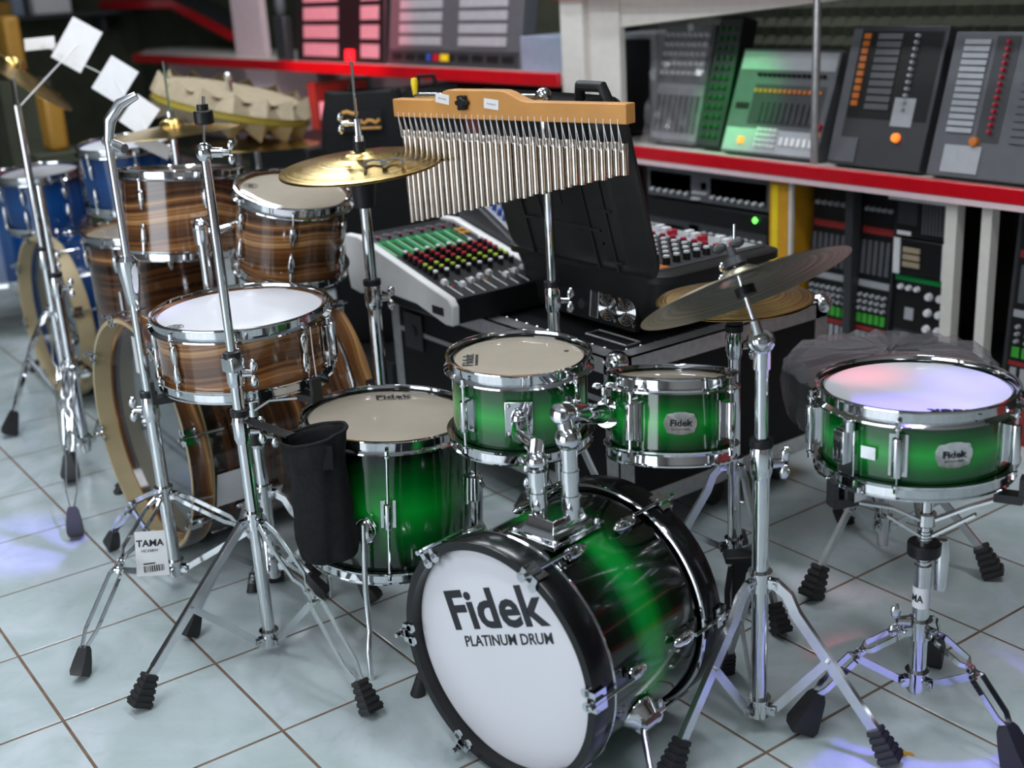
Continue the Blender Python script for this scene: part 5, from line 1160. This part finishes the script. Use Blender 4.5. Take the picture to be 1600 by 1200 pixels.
# amber lacquered guitar-like panels at the far left
for (px, py, d, w_, h_, lb) in ((18, 75, 6.0, .16, .30, 'amber wooden panel standing by dark far wall'), (82, 190, 5.2, .13, .24, 'small amber wooden box behind steep tan cymbal')):
    q = atd(px, py, d); zb_ = q.z-h_/2
    tag(MB().bx(q.x-w_/2-.05, q.x+w_/2+.05, q.y-.12, q.y+.12, 0, zb_).build('cabinet', WALLD, None, bevel=.006), lb.replace('amber wooden panel standing by', 'dark cabinet under amber panel by').replace('small amber wooden box', 'dark cabinet under amber box'), 'cabinet')
    tag(MB().bx(q.x-w_/2, q.x+w_/2, q.y-.04, q.y+.04, zb_, zb_+h_).build('amber_panel', AMBERD, None, bevel=.02), lb, 'panel')
# white paper cards strung on the curved boom
cards = [((120, 70), 4.0, .11, .15, -.5), ((62, 68), 4.05, .10, .04, .1), ((180, 125), 3.85, .10, .12, -.55), ((218, 180), 3.75, .085, .10, -.6), ((240, 228), 3.65, .11, .04, -.45)]
pc = thing('paper_cards', 'chain of white paper cards hanging above blue kit', 'paper', tuple(atd(218, 200, 3.75)))
prev = None
for (px, d, w_, h_, a_) in cards:
    q = atd(*px, d); Q = frame(q, -_f, _r) @ RZ(a_)
    MB().bx(-w_/2, w_/2, -h_/2, h_/2, -.001, .001).build('card', PAPER, pc, Q)
    if prev is not None: m = MB(); m.tube([prev, q], .0015, 5); m.build('card_string', PAPER, pc)
    prev = q
m = MB(); m.tube([atd(120, 70, 4.0), (b2.x, b2.y, .97)], .002, 5); m.build('card_string', PAPER, pc)
# cymbals in zigzag kraft packing
kc = atd(362, 165, 4.3); kb = thing('packed_cymbals', 'stack of cymbals in zigzag kraft card packing with yellow band', 'cymbals', (kc.x, kc.y, 0))
KM = frame(kc, (.15, .21, 1), tocam(kc)); RR = .27
m = MB(); m.lathe([(0, -.012), (RR, -.012), (RR, .012), (0, .014)], 64); m.build('yellow_band', mat('yellow_card', (.50, .38, .05), .5), kb, KM)
for s in (1, -1):
    m = MB(); n = 15; vs = []
    for i in range(n*2):
        a = PI*i/n; r_ = RR-.01 if i % 2 == 0 else RR-.055
        vs.append((math.cos(a)*(RR+.008), math.sin(a)*(RR+.008), s*.012)); vs.append((math.cos(a)*r_, math.sin(a)*r_, s*(.075 if i % 2 == 0 else .045)))
    fs = [(2*i, (2*i+2) % (4*n), (2*i+3) % (4*n), 2*i+1) for i in range(2*n)]; m.add(vs, fs); m.add([(math.cos(PI*i/n)*(RR-.03), math.sin(PI*i/n)*(RR-.03), s*.05) for i in range(2*n)], [tuple(range(2*n))]); m.build('zigzag_card', KRAFT, kb, KM, ang=8)
m = MB(); m.cyl((kc.x, kc.y, 0), (kc.x, kc.y, kc.z+.10), .011, n=12); m.sph((kc.x, kc.y, kc.z+.10), .016, n=10)
m.build('support_pole', CHR, kb)
q2 = V((kc.x+.12, kc.y+.02, kc.z-.13)); cymbal('cymbal', 'bronze orange cymbal below zigzag packed cymbals', q2, (.0, .05, 1), .22, BRASS, .02)
m = MB(); m.cyl((q2.x, q2.y, 0), (q2.x, q2.y, q2.z+.08), .011, n=12)
t = thing('cymbal_stand', 'far plain stand under bronze orange cymbal', 'stand', (q2.x, q2.y, 0)); m.build('tube', CHR, t)
for a in (0, 2.1, 4.2):
    m = MB(); m.sweep([(q2.x, q2.y, .25), (q2.x+.25*math.cos(a), q2.y+.25*math.sin(a), .01)], .018, .006, (-math.sin(a), math.cos(a), 0)); m.build('leg', STL, t)
tag(MB().bx(-2.9, -2.3, 1.9, 2.3, 0, .62).build('amplifier_cabinet', BLK, None, bevel=.01), 'black amplifier cabinet below far cymbals', 'amplifier')
# orange scrap on the floor
q = atz(1415, 1178, 0); m = MB(); m.prism([(-.012, -.004), (-.002, -.010), (.002, -.002), (.014, -.004), (.010, .004), (.0, .003), (-.004, .010), (-.008, .003)], 0, .0015); tag(m.build('leaf_scrap', AMBER, None, T(q.x, q.y, .0006) @ RZ(.6)), 'tiny orange leaf scrap on tile in front of stand foot', 'scrap')

q = atx(70, 22, -6.95); zs_ = q.z
ws_ = thing('side_shelf', 'narrow dark shelf fixed high on far left wall', 'shelf', (-7.1, q.y, zs_))
MB().bx(-7.2, -6.85, q.y-1.0, q.y+.6, zs_-.03, zs_).build('shelf_board', DGREY, ws_)
for y_ in (q.y-.7, q.y+.4): MB().bx(-7.2, -6.95, y_, y_+.03, zs_-.15, zs_-.03).build('bracket', DGREY, ws_)
for (px, w_, h_, mt, lb) in ((82, .26, .16, PAPER, 'white carton on narrow far wall shelf'), (28, .08, .16, BLUEBOX, 'small blue grey carton on narrow far wall shelf'), (6, .10, .10, AMBERD, 'small amber carton on narrow far wall shelf')):
    p_ = atx(px, 20, -6.95); tag(MB().bx(-7.1, -6.92, p_.y-w_/2, p_.y+w_/2, zs_, zs_+h_).build('carton', mt, None, bevel=.004), lb, 'box')
